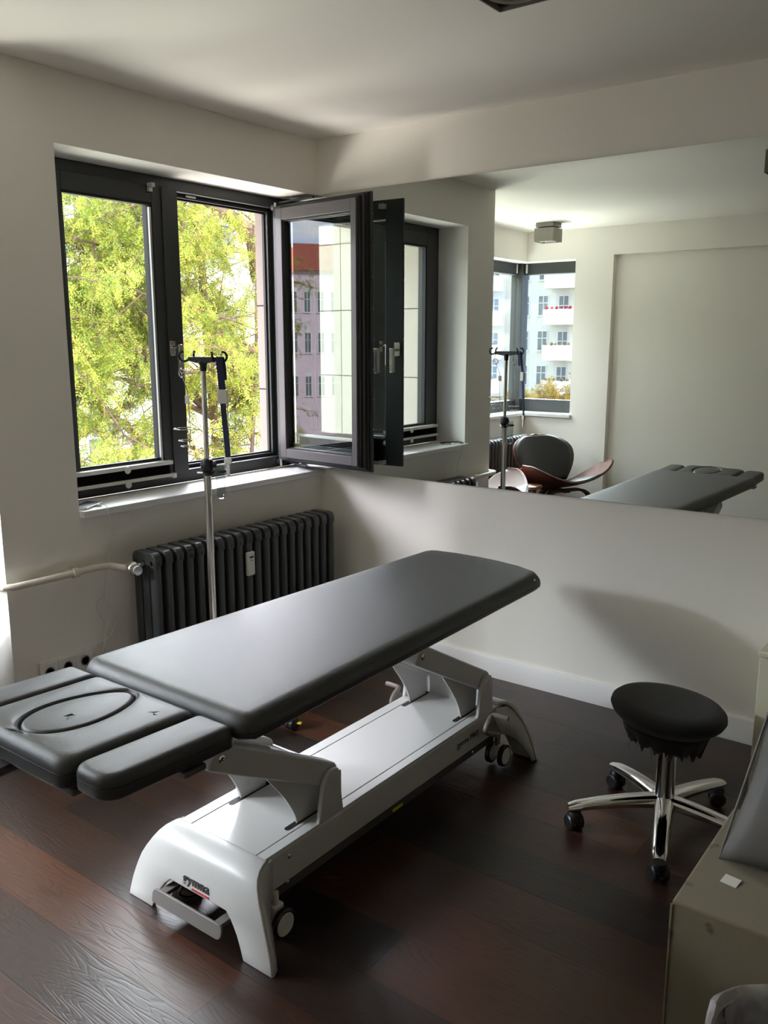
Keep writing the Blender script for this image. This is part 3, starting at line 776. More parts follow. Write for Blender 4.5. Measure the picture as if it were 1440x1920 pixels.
# lifting arms
def lift(dy):
    py, pz, ty, tz = -1.662 + dy, .338, -2.078 + dy, .560
    L = math.hypot(ty - py, tz - pz); ang = math.atan2(tz - pz, -(ty - py))
    mtx = Matrix.Translation((0, py, pz)) @ Matrix.Rotation(-ang, 4, 'X')   # local -y runs up the arm
    arm = MB()
    for (a, b) in ((1.424, 1.474), (1.172, 1.222)):
        arm.prism(rrect(-L - .022, .024, -.034, .038, [.030, .016, .012, .030], 6), b - a, lambda u, v, w, a=a: mtx @ Vector((a + w, u, v)))
    arm.prism(rrect(-L - .005, .0, -.02, .018, .006, 3), .205, lambda u, v, w: mtx @ Vector((1.22 + w, u, v)))
    ao = arm.build('lift_arm', M['wmetal'], ct, bevel=.010, seg=3)
    MB().prism(rrect(-L + .02, -L * .46, .014, .042, [.014, .004, .004, .004], 4), .185, lambda u, v, w: mtx @ Vector((1.23 + w, u, v))).build('arm_cover', M['wmetal'], ao, bevel=.006, seg=3)
    for x in (1.474, 1.172):
        s = 1 if x > CX else -1
        MB().lathe([(.010, 0), (.010, .003), (.0065, .005), (.0065, .003), (0, .003)], m=rot_at((x, ty + .008, tz - .003), 0, R(90 * s), 0), n=16).build('bolt', M['chrome'], ao)
    # lug under the top frame
    for (a, b) in ((1.432, 1.466), (1.18, 1.214)):
        tb = MB().prism([(ty - .03, tz - .02), (ty + .05, tz - .025), (ty + .075, .645), (ty - .01, .645)], b - a, lambda u, v, w, a=a: (a + w, u, v))
        tb.build('top_lug', M['wmetal'], ct, bevel=.004)
    # curved skirts that slide in the slots
    for x in (1.434, 1.212):
        sk = [(-1.903, .436), (-1.880, .408), (-1.858, .380), (-1.835, .352), (-1.815, .325), (-1.797, .297), (-1.782, .270), (-1.771, .245), (-1.762, .2), (-1.668, .2), (-1.660, .30), (-1.67, .33)]
        k = MB().prism([(y + dy, z) for y, z in sk], .005, lambda u, v, w, x=x: (x + w - .0025, u, v))
        k.build('arm_skirt', M['wmetal'], ct)
        MB().prism(rrect(x - .009, x + .009, -1.812 + dy, -1.635 + dy, .0085, 4), .0012, lambda u, v, w: (u, v, .2262 + w)).build('slot', M['gasket'], ct)
    # pivot bracket: two lugs joined by a back plate
    br = MB()
    lug = [(-1.735, .224), (-1.716, .325), (-1.707, .348), (-1.690, .364), (-1.668, .368), (-1.648, .362), (-1.628, .224)]
    for a in (1.4765, 1.1535): br.prism([(y + dy, z) for y, z in lug], .014, lambda u, v, w, a=a: (a + w, u, v))
    br.box(1.156, 1.488, -1.645 + dy, -1.633 + dy, .224, .350)
    br.build('pivot_bracket', M['wmetal'], ct, bevel=.003)
    for (x, s) in ((1.4905, 1), (1.1535, -1)):
        MB().lathe([(.015, 0), (.015, .002), (.011, .0035), (0, .004)], m=rot_at((x, py - .002, pz), 0, R(90 * s), 0), n=18).build('pivot_cap', M['wmetal'], ct)
lift(0); lift(.864)
lc = MB().box(1.17, 1.4, -1.60, -1.10, .05, .088); lc.build('drive_unit', M['black'], ct, bevel=.01)
# transport wheels and their levers
def wheel(x, y, s):
    w = MB()
    t = MB().lathe([(.020, -.008), (.036, -.010), (.041, -.006), (.041, .006), (.036, .010), (.020, .008)], m=rot_at((x + s * .026, y, .046), 0, R(90), 0), n=28)
    t.lathe([(.020, -.008), (.036, -.010), (.041, -.006), (.041, .006), (.036, .010), (.020, .008)], m=rot_at((x - s * .026, y, .046), 0, R(90), 0), n=28)
    fk = MB().box(x - .012, x + .012, y - .016, y + .02, .040, .092); fk.cyl((x, y, .085), (x, y, .13), .009, n=12)
    fo = fk.build('caster', M['wplast'], ct, bevel=.004)
    t.build('tyre', M['black'], fo)
    d = MB()
    for q in (1, -1): d.lathe([(0, -.0095), (.030, -.0105), (.033, -.008), (.033, .008), (.030, .0105), (0, .0095)], m=rot_at((x + q * .026, y, .046), 0, R(90), 0), n=28)
    d.build('wheel_disc', M['wplast'], fo)
for s in (1, -1):
    wheel(CX + s * .178, -1.925, s); wheel(CX + s * .182, -.748, s)
    x = CX + s * .207
    lv = MB().tube(smooth_path([(x + s * .062, -.836, .240), (x + s * .02, -.838, .241), (x, -.842, .238), (x, -.870, .222), (x, -.888, .200), (x, -.880, .186), (x, -.849, .170), (x, -.800, .148), (x - s * .02, -.765, .135)], 4), .009, 10)
    lv.prism([(-.842, .236), (-.880, .20), (-.870, .186), (-.80, .146), (-.79, .165)], .004, lambda u, v, w: (x - .002 + w, u, v))
    lv.cyl((x - s * .024, -.755, .145), (x - s * .024, -.755, .085), .011, n=12)
    lv.build('wheel_lever', M['tubegrey'], ct)

# ================================================================ infusion stand
IX, IY = .443, -1.168
iv = thing('infusion_stand', 'slim steel infusion stand on a five-star caster base, in front of the window', 'infusion stand', (IX, IY, 0))
MB().cyl((IX, IY, .09), (IX, IY, 1.065), .0145, n=24).build('lower_pole', M['steel'], iv)
MB().cyl((IX, IY, 1.06), (IX, IY, 1.462), .0098, n=20).build('upper_pole', M['steel'], iv)
cl = MB().lathe([(.0155, 1.058), (.020, 1.062), (.024, 1.072), (.025, 1.092), (.022, 1.106), (.012, 1.112)], c=(IX, IY, 0), n=20)
cl.cyl((IX, IY, 1.085), (IX + .028, IY + .02, 1.09), .010, .013, n=12)
cl.build('clamp_collar', M['black'], iv)
hb = MB().lathe([(.012, 1.440), (.013, 1.462), (.017, 1.470), (.017, 1.478)], c=(IX, IY, 0), n=16)
hb.prism([(-.072, 1.478), (-.03, 1.470), (.03, 1.470), (.072, 1.478), (.078, 1.486), (.072, 1.494), (-.072, 1.494), (-.078, 1.486)], .020, lambda u, v, w: (IX + u, IY - .010 + w, v))
hbo = hb.build('hook_bar', M['black'], iv, bevel=.003)
for s in (-1, 1):
    for q in (-1, 1):
        hk = [(IX + s * .070, IY + q * .004, 1.484), (IX + s * .080, IY + q * .018, 1.477), (IX + s * .090, IY + q * .030, 1.482), (IX + s * .092, IY + q * .036, 1.497), (IX + s * .086, IY + q * .032, 1.509), (IX + s * .076, IY + q * .026, 1.512)]
        MB().tube(smooth_path(hk), .0045, 8).build('hook', M['black'], hbo)
bs = MB().lathe([(0, .055), (.030, .055), (.034, .075), (.028, .105), (.018, .115), (0, .115)], c=(IX, IY, 0), n=24)
bs.build('base_hub', M['black'], iv)
for k in range(5):
    a = R(36 + 72 * k); ex, ey = IX + .305 * math.cos(a), IY + .305 * math.sin(a)
    MB().tube([(IX + .02 * math.cos(a), IY + .02 * math.sin(a), .088), (IX + .16 * math.cos(a), IY + .16 * math.sin(a), .086), (ex, ey, .074)], [.014, .012, .010], 10).build('base_leg', M['alu'], iv)
    cw = MB(); a2 = a + .9
    for q in (-1, 1):
        cw.lathe([(0, -.008), (.022, -.009), (.026, -.006), (.026, .006), (.022, .009), (0, .008)], m=Matrix.Translation((ex - .01 * q * math.sin(a2), ey + .01 * q * math.cos(a2), .026)) @ Matrix.Rotation(a2, 4, 'Z') @ Matrix.Rotation(R(90), 4, 'X'), n=18)
    cw.lathe([(0, .03), (.024, .034), (.022, .052), (.010, .060), (0, .062)], c=(ex, ey, 0), n=14)
    cwo = cw.build('caster', M['black'], iv)
    MB().box(-.008, .008, .018, .040, .030, .036, Matrix.Translation((ex, ey, 0)) @ Matrix.Rotation(-1.2 if k == 0 else a2, 4, 'Z')).build('brake_tab', M['yellow'], cwo, bevel=.001)
# glass measuring tube in a ring on the stand
gt = thing('glass_tube', 'clear test-tube shaped glass hanging in a black ring on the stand', 'glass tube', (IX + .055, IY + .02, 1.0))
GX, GY = IX + .050, IY + .022
prof = [(.0215, 1.088), (.0195, 1.084), (.0190, .985), (.0170, .968), (.011, .958), (0, .955)]
MB().lathe(prof + [(0, .9575), (.0105, .9605), (.0152, .969), (.0170, .986), (.0175, 1.084), (.0215, 1.088)], c=(GX, GY, 0), n=28).build('glass_body', M['clear'], gt)
rg = MB().lathe([(.0198, 1.060), (.0235, 1.060), (.0235, 1.070), (.0198, 1.070), (.0198, 1.060)], c=(GX, GY, 0), n=24)
rg.lathe([(.0150, 1.046), (.0185, 1.046), (.0185, 1.058), (.0150, 1.058), (.0150, 1.046)], c=(IX, IY, 0), n=24)
rg.tube([(IX + .015, IY + .006, 1.053), (GX - .02, GY - .006, 1.064)], .004, 8)
rg.build('ring_holder', M['gasket'], gt)
MB().tube([(IX - .014, IY - .006, 1.055), (IX - .038, IY - .016, 1.055)], .004, 8).build('clamp_screw', M['chrome'], gt)
# wire bottle baskets
def wire_basket(x, y, dx, name, label, zt_):
    t = thing(name, label, 'wire basket', (x, y, zt_), group=None)
    ring = lambda cx, cy, z, r, a0=0, a1=360: [(cx + r * math.cos(R(a)), cy + r * math.sin(R(a)), z) for a in range(a0, a1 + 1, 15)]
    w = MB()
    w.tube([(x, y, zt_), (x - dx * .012, y, zt_ - .03), (x, y, zt_ - .05), (x + dx * .030, y, zt_ - .115), (x + dx * .034, y, zt_ - .20), (x + dx * .036, y, zt_ - .285), (x + dx * .028, y, zt_ - .30), (x + dx * .032, y, zt_ - .335)], .0016, 6)
    w.tube([(x + .016 * math.cos(R(a)), y, zt_ - .045 + .016 * math.sin(R(a))) for a in range(0, 360, 20)], .0024, 6, closed=True)
    w.build('hanger_wire', M['chrome'], t)
    cxx = x + dx * .012
    for (z, r) in ((zt_ - .255, .046), (zt_ - .300, .030), (zt_ - .322, .022)):
        k = MB().tube(ring(cxx, y, z, r, 25, 350), .0018, 6)
        e = ring(cxx, y, z, r, 25, 350)[-1 if dx > 0 else 0]
        k.lathe([(0, -.003), (.003, 0), (0, .003)], c=e, n=8)
        k.build('wire_ring', M['chrome'], t)
    return t
wbk = wire_basket(IX - .088, IY - .030, 1, 'wire_basket', 'chrome wire bottle basket with square tag, hanging on the left hook of the stand', 1.478)
MB().box(IX - .070, IX - .046, IY - .035, IY - .032, 1.318, 1.350).build('tag', M['wplast'], wbk, bevel=.001)
wire_basket(IX + .070, IY + .032, .6, 'wire_basket', 'chrome wire bottle basket hanging behind the pole of the stand', 1.478)
# strap
stp = thing('strap', 'navy strap with white buckles hanging from the right hook of the stand', 'strap', (IX + .09, IY, 1.5))
def ribbon(pts, w, th, dirv):
    mb = MB(); dirv = Vector(dirv).normalized(); P = [[], [], [], []]
    pts = smooth_path(pts, 4)
    for i, p in enumerate(pts):
        d = (pts[min(i + 1, len(pts) - 1)] - pts[max(0, i - 1)]).normalized(); nrm = d.cross(dirv).normalized()
        for k, (a, b) in enumerate(((-1, -1), (1, -1), (1, 1), (-1, 1))): P[k].append(p + dirv * w / 2 * a + nrm * th / 2 * b)
    P.append(P[0]); mb.grid(P); return mb
sx = IX + .088; wd = (.8, .6, 0)
ribbon([(sx + .006, IY + .014, 1.41), (sx + .003, IY + .012, 1.47), (sx + .002, IY + .004, 1.494), (sx + .006, IY - .004, 1.475), (sx + .012, IY - .004, 1.42), (sx + .018, IY - .006, 1.375)], .025, .003, wd).build('webbing', M['blue'], stp)
ribbon([(sx + .020, IY - .006, 1.325), (sx + .026, IY - .006, 1.25), (sx + .032, IY - .004, 1.17), (sx + .034, IY - .004, 1.125)], .020, .003, wd).build('webbing', M['blue'], stp)
mz = Matrix.Translation((sx + .019, IY - .006, 1.35)) @ Matrix.Rotation(R(37), 4, 'Z')
MB().box(-.019, .019, -.007, .007, -.026, .026, mz).build('buckle', M['wplast'], stp, bevel=.003)
mz = Matrix.Translation((sx + .034, IY - .004, 1.112)) @ Matrix.Rotation(R(37), 4, 'Z')
MB().box(-.014, .014, -.006, .006, -.010, .012, mz).box(-.007, .007, -.004, .004, -.055, -.01, mz).build('buckle', M['wplast'], stp, bevel=.002)

# ================================================================ stool
SX, SY = 2.148, -.811
sl = thing('rolling_stool', 'black round stool with a frayed fabric seat on a chrome five-star base', 'stool', (SX, SY, 0))
ms = Matrix.Translation((SX - .008, SY, .397)) @ Euler((R(-3.0), R(4.0), 0)).to_matrix().to_4x4()
MB().lathe([(0, -.035), (.11, -.034), (.145, -.022), (.169, .0), (.177, .016), (.174, .030), (.163, .040), (.13, .046), (.06, .049), (0, .050)], m=ms, n=56).build('seat', M['fabric'], sl, smooth=60)
fr_ = []; NF = 90
for i, (r_, z) in enumerate(((.138, -.024), (.130, -.042), (.124, -.060), (.118, -.075), (.112, -.088))):
    row = []
    for j in range(NF + 1):
        a = 2 * math.pi * (j % NF) / NF
        wv = 1 + .045 * math.sin(a * 13) * i / 4 + .02 * math.sin(a * 29) * i / 4
        dz = (-.018 * (rng.random() if False else (math.sin(a * 17.0 + 1) * .5 + math.sin(a * 41) * .5)) if i == 4 else 0) - .012 * math.sin(a + 1.2) * i / 4
        row.append(ms @ Vector((r_ * wv * math.cos(a), r_ * wv * math.sin(a), z + dz)))
    fr_.append(row)
MB().grid(fr_).build('fabric_fringe', M['fabric'], sl, smooth=40, solid=.003)
th = MB()
for k in range(26):
    a = 2 * math.pi * k / 26 + .1; p = ms @ Vector((.112 * math.cos(a), .112 * math.sin(a), -.088))
    q = p + Vector((random.uniform(-.01, .01), random.uniform(-.01, .01), -random.uniform(.006, .022)))
    th.tube([p + Vector((0, 0, .012)), (p + q) / 2 + Vector((random.uniform(-.004, .004), 0, 0)), q], .0007, 4)
th.build('loose_threads', M['fabric'], sl)['kind'] = 'stuff'
MB().lathe([(.012, .08), (.036, .085), (.034, .12), (.0300, .135), (.0290, .30)], c=(SX, SY, 0), n=28).cyl((SX, SY, .29), (SX, SY, .372), .014, n=16).build('column', M['chrome'], sl)
MB().lathe([(0, .058), (.026, .06), (.036, .075), (.036, .10), (.030, .118), (0, .122)], c=(SX, SY, 0), n=28).build('base_hub', M['chrome'], sl)
for k in range(5):
    a = R(-73 + 72 * k); ca, sa = math.cos(a), math.sin(a)
    rows = []
    for i in range(13):
        t = i / 12; r_ = .018 + .288 * t
        zt_ = .128 - .010 * t - .030 * t * t; hh = .044 - .018 * t; ww = .030 - .007 * t
        if i == 12: ww *= .82; zt_ -= .003; hh *= .85
        row = []
        for j in range(16):
            b = 2 * math.pi * j / 16
            u = ww * math.copysign(abs(math.cos(b)) ** .7, math.cos(b)); v = hh / 2 * math.copysign(abs(math.sin(b)) ** .8, math.sin(b))
            row.append(Vector((SX + r_ * ca - u * sa, SY + r_ * sa + u * ca, zt_ - hh / 2 + v)))
        row.append(row[0]); rows.append(row)
    lg = MB().grid(rows)
    lg.add(rows[-1][:16], [tuple(range(16))])
    lg.build('base_leg', M['chrome'], sl, smooth=60)
    ex, ey = SX + .284 * ca, SY + .284 * sa; a2 = a + (.5, 1.3, 2.4, .2, 1.9)[k]
    cw = MB()
    for q in (-1, 1):
        cw.lathe([(0, -.010), (.021, -.010), (.026, -.006), (.026, .006), (.021, .010), (0, .010)], m=Matrix.Translation((ex - .016 * q * math.sin(a2), ey + .016 * q * math.cos(a2), .026)) @ Matrix.Rotation(a2, 4, 'Z') @ Matrix.Rotation(R(90), 4, 'X'), n=22)
    cw.box(-.016, .016, -.006, .006, .02, .056, Matrix.Translation((ex, ey, 0)) @ Matrix.Rotation(a2, 4, 'Z')); cw.lathe([(.021, .030), (.024, .036), (.023, .056), (.017, .066), (0, .069)], c=(ex, ey, 0), n=18)
    cw.build('caster', M['black'], sl)

# ================================================================ box, pillow, bin, cabinet
bx = thing('upholstered_box', 'stained olive suede box seat at the right edge of the photograph', 'box seat', (2.85, -1.52, 0))
MB().prism(rrect(2.472, 3.25, -1.752, -1.30, .006, 3), .402, lambda u, v, w: (u, v, .018 + w)).build('body', M['suede'], bx, bevel=.007, seg=3)
for (x, y) in ((2.52, -1.71), (3.2, -1.71), (2.52, -1.34), (3.2, -1.34)): MB().cyl((x, y, 0), (x, y, .02), .02, n=12).build('foot', M['black'], bx)
MB().tube([(2.4725, -1.7525, .03), (2.4725, -1.7525, .412)], .0028, 6).build('seam', M['suede'], bx)
pw = thing('leather_cushion', 'large grey leather cushion standing on the olive box seat', 'cushion', (2.74, -1.5, .42))
O = Vector((2.511, -1.602, .437)); U = Vector((1, .12, 0)).normalized(); V = Vector((.155, .30, .94)).normalized(); W = U.cross(V).normalized()
if W.y < 0: W = -W
def cushion():
    mb = MB(); N = 26
    for side in (-1, 1):
        P = []
        for i in range(N + 1):
            row = []
            for j in range(N + 1):
                u, v = i / N, j / N
                e = max(0, (1 - (2 * u - 1) ** 4) * (1 - (2 * v - 1) ** 4)) ** .45
                pu = .44 * (u + .03 * math.sin(math.pi * v) * (1 - 2 * u)); pv = .385 * (v + .02 * math.sin(math.pi * u) * (1 - 2 * v))
                row.append(O + U * pu + V * pv + W * (.062 + side * .058 * e))
            P.append(row)
        mb.grid(P)
    return mb
cso_ = cushion().build('cushion_cover', M['pillow'], pw, smooth=60)
edge = [O + W * .062 + U * .44 * u + V * .385 * v for (u, v) in [(0, k / 12) for k in range(13)] + [(k / 12, 1) for k in range(1, 13)] + [(1, 1 - k / 12) for k in range(1, 13)] + [(1 - k / 12, 0) for k in range(1, 12)]]
MB().tube([p + (O + U * .22 + V * .19 + W * .062 - p) * .012 for p in edge], .0035, 6, closed=True).build('piping', M['pillow'], cso_)
MB().box(-.017, .017, -.026, .004, 0, .001, rot_at((2.553, -1.605, .4225), R(6), 0, R(-8))).build('care_label', M['wplast'], pw)
bn = thing('waste_bin', 'dark round waste bin with a clear plastic liner, cut by the lower right corner', 'waste bin', (2.715, -1.935, 0))
BX, BY, BZ = 2.752, -1.950, .362
MB().lathe([(0, .004), (.090, .004), (.100, .012), (.131, BZ), (.1285, BZ), (.090, .016), (0, .014)], c=(BX, BY, 0), n=40).build('bin_body', M['darkbin'], bn)
P = []
for i, (r_, z) in enumerate(((.118, BZ - .10), (.122, BZ - .03), (.127, BZ + .008), (.135, BZ + .014), (.146, BZ + .004), (.151, BZ - .03), (.153, BZ - .09))):
    row = []
    for j in range(97):
        a = 2 * math.pi * (j % 96) / 96
        k = .004 * math.sin(a * 5 + .4) + .002 * math.sin(a * 13 + 1)
        dz = (.010 * math.sin(a * 3 + .6) + .004 * math.sin(a * 7)) * (1 if i in (2, 3) else .6 if i in (1, 4) else 1.2 if i == 6 else .3)
        rr_ = r_ + k * (1.3 if i >= 4 else .7)
        row.append((BX + rr_ * math.cos(a), BY + rr_ * math.sin(a), z + max(dz, -.002) if i in (2, 3) else z + dz))
    P.append(row)
MB().grid(P).build('bin_liner', M['film'], bn, smooth=70)
cbn = thing('side_cabinet', 'cream lacquered low cabinet against the mirror wall at the right edge', 'cabinet', (2.65, -.31, 0))
MB().box(2.349, 2.95, -.58, -.018, .03, .572).build('body', M['cab'], cbn, bevel=.003)
MB().box(2.346, 2.953, -.60, -.018, .572, .590).build('top_board', M['cab'], cbn, bevel=.002)
MB().box(2.349, 2.647, -.599, -.582, .035, .568).build('door', M['cab'], cbn, bevel=.002)
MB().box(2.652, 2.95, -.599, -.582, .035, .568).build('door', M['cab'], cbn, bevel=.002)
MB().box(2.37, 2.93, -.55, -.03, 0, .03).build('plinth', M['cab'], cbn)

# ================================================================ ceiling lamps
def lamp(x0, y0, label, s=.17):
    x1, y1 = x0 + s, y0 + s; cx, cy = x0 + s / 2, y0 + s / 2
    t = thing('ceiling_lamp', label, 'ceiling lamp', (cx, cy, H))
    MB().box(x0 + .006, x1 - .006, y0 + .006, y1 - .006, H - .036, H).build('ceiling_plate', M['lampgrey'], t, bevel=.002)
    MB().box(x0 + .03, x1 - .03, y0 + .03, y1 - .03, H - .044, H - .036).build('neck', M['black'], t)
    b = MB(); z0, z1 = 2.36, H - .044
    b.box(x0, x1, y0, y0 + .004, z0, z1); b.box(x0, x1, y1 - .004, y1, z0, z1); b.box(x0, x0 + .004, y0 + .004, y1 - .004, z0, z1); b.box(x1 - .004, x1, y0 + .004, y1 - .004, z0, z1)
    b.box(x0 + .004, x1 - .004, y0 + .004, y1 - .004, z1 - .004, z1)
    b.build('housing', M['lampgrey'], t)
    MB().box(x0 + .004, x1 - .004, y0 + .004, y1 - .004, z0 + .012, z0 + .016).build('bottom_plate', M['black'], t)
    MB().lathe([(.050, z0 + .012), (.050, z0 + .003), (.056, z0 + .001), (.066, z0 + .001), (.074, z0 + .005), (.074, z0 + .012)], c=(cx, cy, 0), n=40).build('lamp_ring', M['lampgrey'], t)
    MB().lathe([(0, z0 + .004), (.02, z0 + .004), (.034, z0 + .006), (.050, z0 + .011)], c=(cx, cy, 0), n=32).build('lens', M['lens'], t)
    MB().lathe([(0, z0 + .0025), (.010, z0 + .003), (.012, z0 + .0042)], c=(cx - .012, cy + .01, 0), n=14).build('bulb_cap', M['chrome'], t)
lamp(1.762, -1.482, 'square grey ceiling spotlight at the top edge of the photograph')
lamp(-.522, -3.50, 'square grey ceiling spotlight in the alcove, seen in the mirror')

# ================================================================ lounge chairs and table in the alcove (seen in the mirror)
def lounge(label, loc, rz):
    t = thing('lounge_chair', label, 'lounge chair', (0, 0, 0))
    N, K = 36, 12
    def seatp(s, v, dz=0):
        d = .215 * max(0, 1 - abs(s / .46) ** 2.6) ** .5 + .004
        cx = .04 + .05 * abs(s / .46) ** 1.5
        x = cx + d * v * (1.05 if v > 0 else 1.0)
        z = .345 + .20 * abs(s / .46) ** 1.9 + .045 * (v * d / .215) + .02 * max(0, v) ** 2
        return Vector((x, s, z + dz))
    P = [[seatp(-.46 + .92 * i / N, -1 + 2 * j / K) for j in range(K + 1)] for i in range(N + 1)]
    MB().grid(P).build('seat_shell', M['walnut'], t, solid=.013, smooth=60)
    P = [[seatp((-.235 + .47 * i / 20), (-.97 + 1.94 * j / K), .010 + .016 * (max(0, (1 - abs(-1 + i / 10) ** 4) * (1 - abs(-1 + 2 * j / K) ** 4))) ** .5) for j in range(K + 1)] for i in range(21)]
    MB().grid(P).build('seat_cushion', M['leather'], t, solid=.008, smooth=60)
    def backp(v, u, off=0, k=1):
        hw = (.20 + .12 * math.sin(min(1, v / .62) * math.pi / 2)) if v < .62 else .32 * max(0, 1 - ((v - .62) / .38) ** 2.4) ** .5
        hw *= k
        z = .37 + .385 * v; x = -.165 - .185 * v + .07 * (u * hw / .32) ** 2
        return Vector((x + off, u * hw, z))
    vs = [.0, .08, .18, .3, .42, .54, .64, .72, .8, .87, .93, .97, .99, 1.0]
    MB().grid([[backp(v, -1 + j / 8) for j in range(17)] for v in vs]).build('back_shell', M['walnut'], t, solid=.013, smooth=60)
    MB().grid([[backp(.03 + .94 * v, -1 + j / 8, .012 + .014 * (max(0, 1 - abs(-1 + j / 8) ** 4)) ** .5, .93) for j in range(17)] for v in vs]).build('back_cushion', M['leather'], t, solid=.008, smooth=60)
    fl_ = smooth_path([(.17, -.27, .0), (.15, -.255, .16), (.12, -.225, .27), (.10, -.15, .318), (.10, 0, .325), (.10, .15, .318), (.12, .225, .27), (.15, .255, .16), (.17, .27, .0)], 5)
    ribbon(fl_, .05, .022, (1, 0, 0)).build('front_leg', M['walnut'], t, smooth=50)
    ribbon([(.12, 0, .315), (-.05, 0, .31), (-.20, 0, .27), (-.28, 0, .15), (-.34, 0, 0)], .06, .022, (0, 1, 0)).build('rear_leg', M['walnut'], t, smooth=50)
    ribbon([(-.06, 0, .31), (-.17, 0, .33), (-.23, 0, .40), (-.27, 0, .50)], .07, .012, (0, 1, 0)).build('back_bracket', M['walnut'], t, smooth=50)
    t.location = loc; t.rotation_euler = (0, 0, rz)
    return t
lounge('walnut shell lounge chair with black leather pads, beside the corner window in the mirror', (-.2, -3.3, 0), R(25))
lounge('walnut shell lounge chair behind the wall pier, only its wing edge showing in the mirror', (-.24, -2.215, 0), R(-25))
tb = thing('side_table', 'small walnut-brown side table between the two lounge chairs in the mirror', 'side table', (-.42, -2.67, 0))
MB().prism(rrect(-.56, -.13, -2.90, -2.52, .06, 6), .022, lambda u, v, w: (u, v, .395 + w)).build('tabletop', M['wedge'], tb, bevel=.004)
for (x, y) in ((-.50, -2.84), (-.19, -2.84), (-.50, -2.58), (-.19, -2.58)): MB().cyl((x, y, 0), (x, y, .396), .010, .014, n=12).build('leg', M['wedge'], tb)
for (x, y, z, rz, m, lab) in ((-.36, -2.70, .417, 10, 'paper', 'white magazine lowest on the side table in the mirror'), (-.40, -2.75, .422, -14, 'redpaper', 'magazine with red cover on top of the white one'), (-.24, -2.66, .422, 35, 'paper', 'white folded leaflet lying near the table edge in the mirror')):
    o = MB().box(-.085, .085, -.115, .115, 0, .005, rot_at((x, y, z), 0, 0, R(rz))).build('magazine', M[m], None, bevel=.001)
    tag(o, lab, 'magazine')

# ================================================================ outside
GZ = -7.5
struct('street', MB().box(-120, 40, -120, 80, GZ - .5, GZ), M['street'], 'grey street far below the windows', cat='street')
def place(c, rz):
    m = Matrix.Translation(c) @ Matrix.Rotation(rz, 4, 'Z')
    return m
def far_window(parent, m, x, z, w, h, dep=.15, arch=False):
    """local facade plane y = 0, outside towards -y"""
    f = MB()
    f.box(x - w / 2 - .07, x - w / 2, -.05, .05, z, z + h, m); f.box(x + w / 2, x + w / 2 + .07, -.05, .05, z, z + h, m)
    f.box(x - w / 2 - .07, x + w / 2 + .07, -.05, .05, z + h, z + h + .08, m); f.box(x - w / 2 - .14, x + w / 2 + .14, -.14, .05, z - .1, z, m)
    f.box(x - .03, x + .03, -.04, .03, z, z + h, m); f.box(x - w / 2, x + w / 2, -.04, .03, z + h * .62, z + h * .62 + .06, m)
    if arch:
        f.prism([(x + (w / 2 + .07) * math.cos(R(a)), z + h + .08 + (w / 2) * math.sin(R(a))) for a in range(0, 181, 20)], .05, lambda u, v, q: m @ Vector((u, -.05 + q, v)))
    fo = f.build('window', M['winframe'], parent, smooth=0)
    MB().box(x - w / 2, x + w / 2, -.012, .02, z, z + h, m).build('pane', M['pane'], fo, smooth=0)
# pale house across the street, behind the tree
h1 = thing('apartment_house', 'white rendered house across the street, glimpsed through the tree', 'building', (-19, 14, GZ))
m1 = place((-19, 14, 0), R(90))     # local -y faces the room (+x)
MB().box(-20, 24, .02, 10, GZ, 11, m1).build('facade', M['render'], h1, smooth=0)
MB().box(-20, 24, -.20, .1, .05, .30, m1).build('cornice', M['render'], h1, smooth=0)
MB().box(-20, 24, -.20, .1, -3.25, -3.05, m1).build('cornice', M['render'], h1, smooth=0)
for k, x in enumerate(np.arange(-12, 8, 2.5)):
    for z in (-5.6, -2.35, .95, 4.2):
        far_window(h1, m1, x, z, 1.05, 1.75)
bal = MB().box(-6.5, -3.0, -1.0, .0, -1.10, -.95, m1)
bal.build('balcony_slab', M['render'], h1, smooth=0)
bb = MB()
for x in np.arange(-6.5, -2.9, .25): bb.box(x - .02, x + .02, -1.0, -.96, -.95, -.55, m1)
bb.box(-6.5, -3.0, -1.0, -.95, -.55, -.48, m1); bb.build('balcony_rail', M['teal'], h1, smooth=0)
# mauve house with arched windows, reflected in the open casement
h2_ = thing('mauve_house', 'mauve old house with arched windows and red roof, reflected in the open window pane', 'building', (-62, -50.5, GZ))
m2 = place((-62, -50.5, -1.0), R(90 + 27))
MB().box(-14, 14, .02, 12, GZ, 9.1, m2).build('facade', M['mauve'], h2_, smooth=0)
MB().prism([(-.6, 9.1), (6, 12.2), (12.6, 9.1)], 29, lambda u, v, w: m2 @ Vector((-14.5 + w, u, v))).build('roof', M['rooftile'], h2_, smooth=0)
for x in np.arange(-9.2, 9.3, 1.3):
    for z in (-2.6, 1.5, 5.3): far_window(h2_, m2, x, z, .55, 1.85, arch=True)
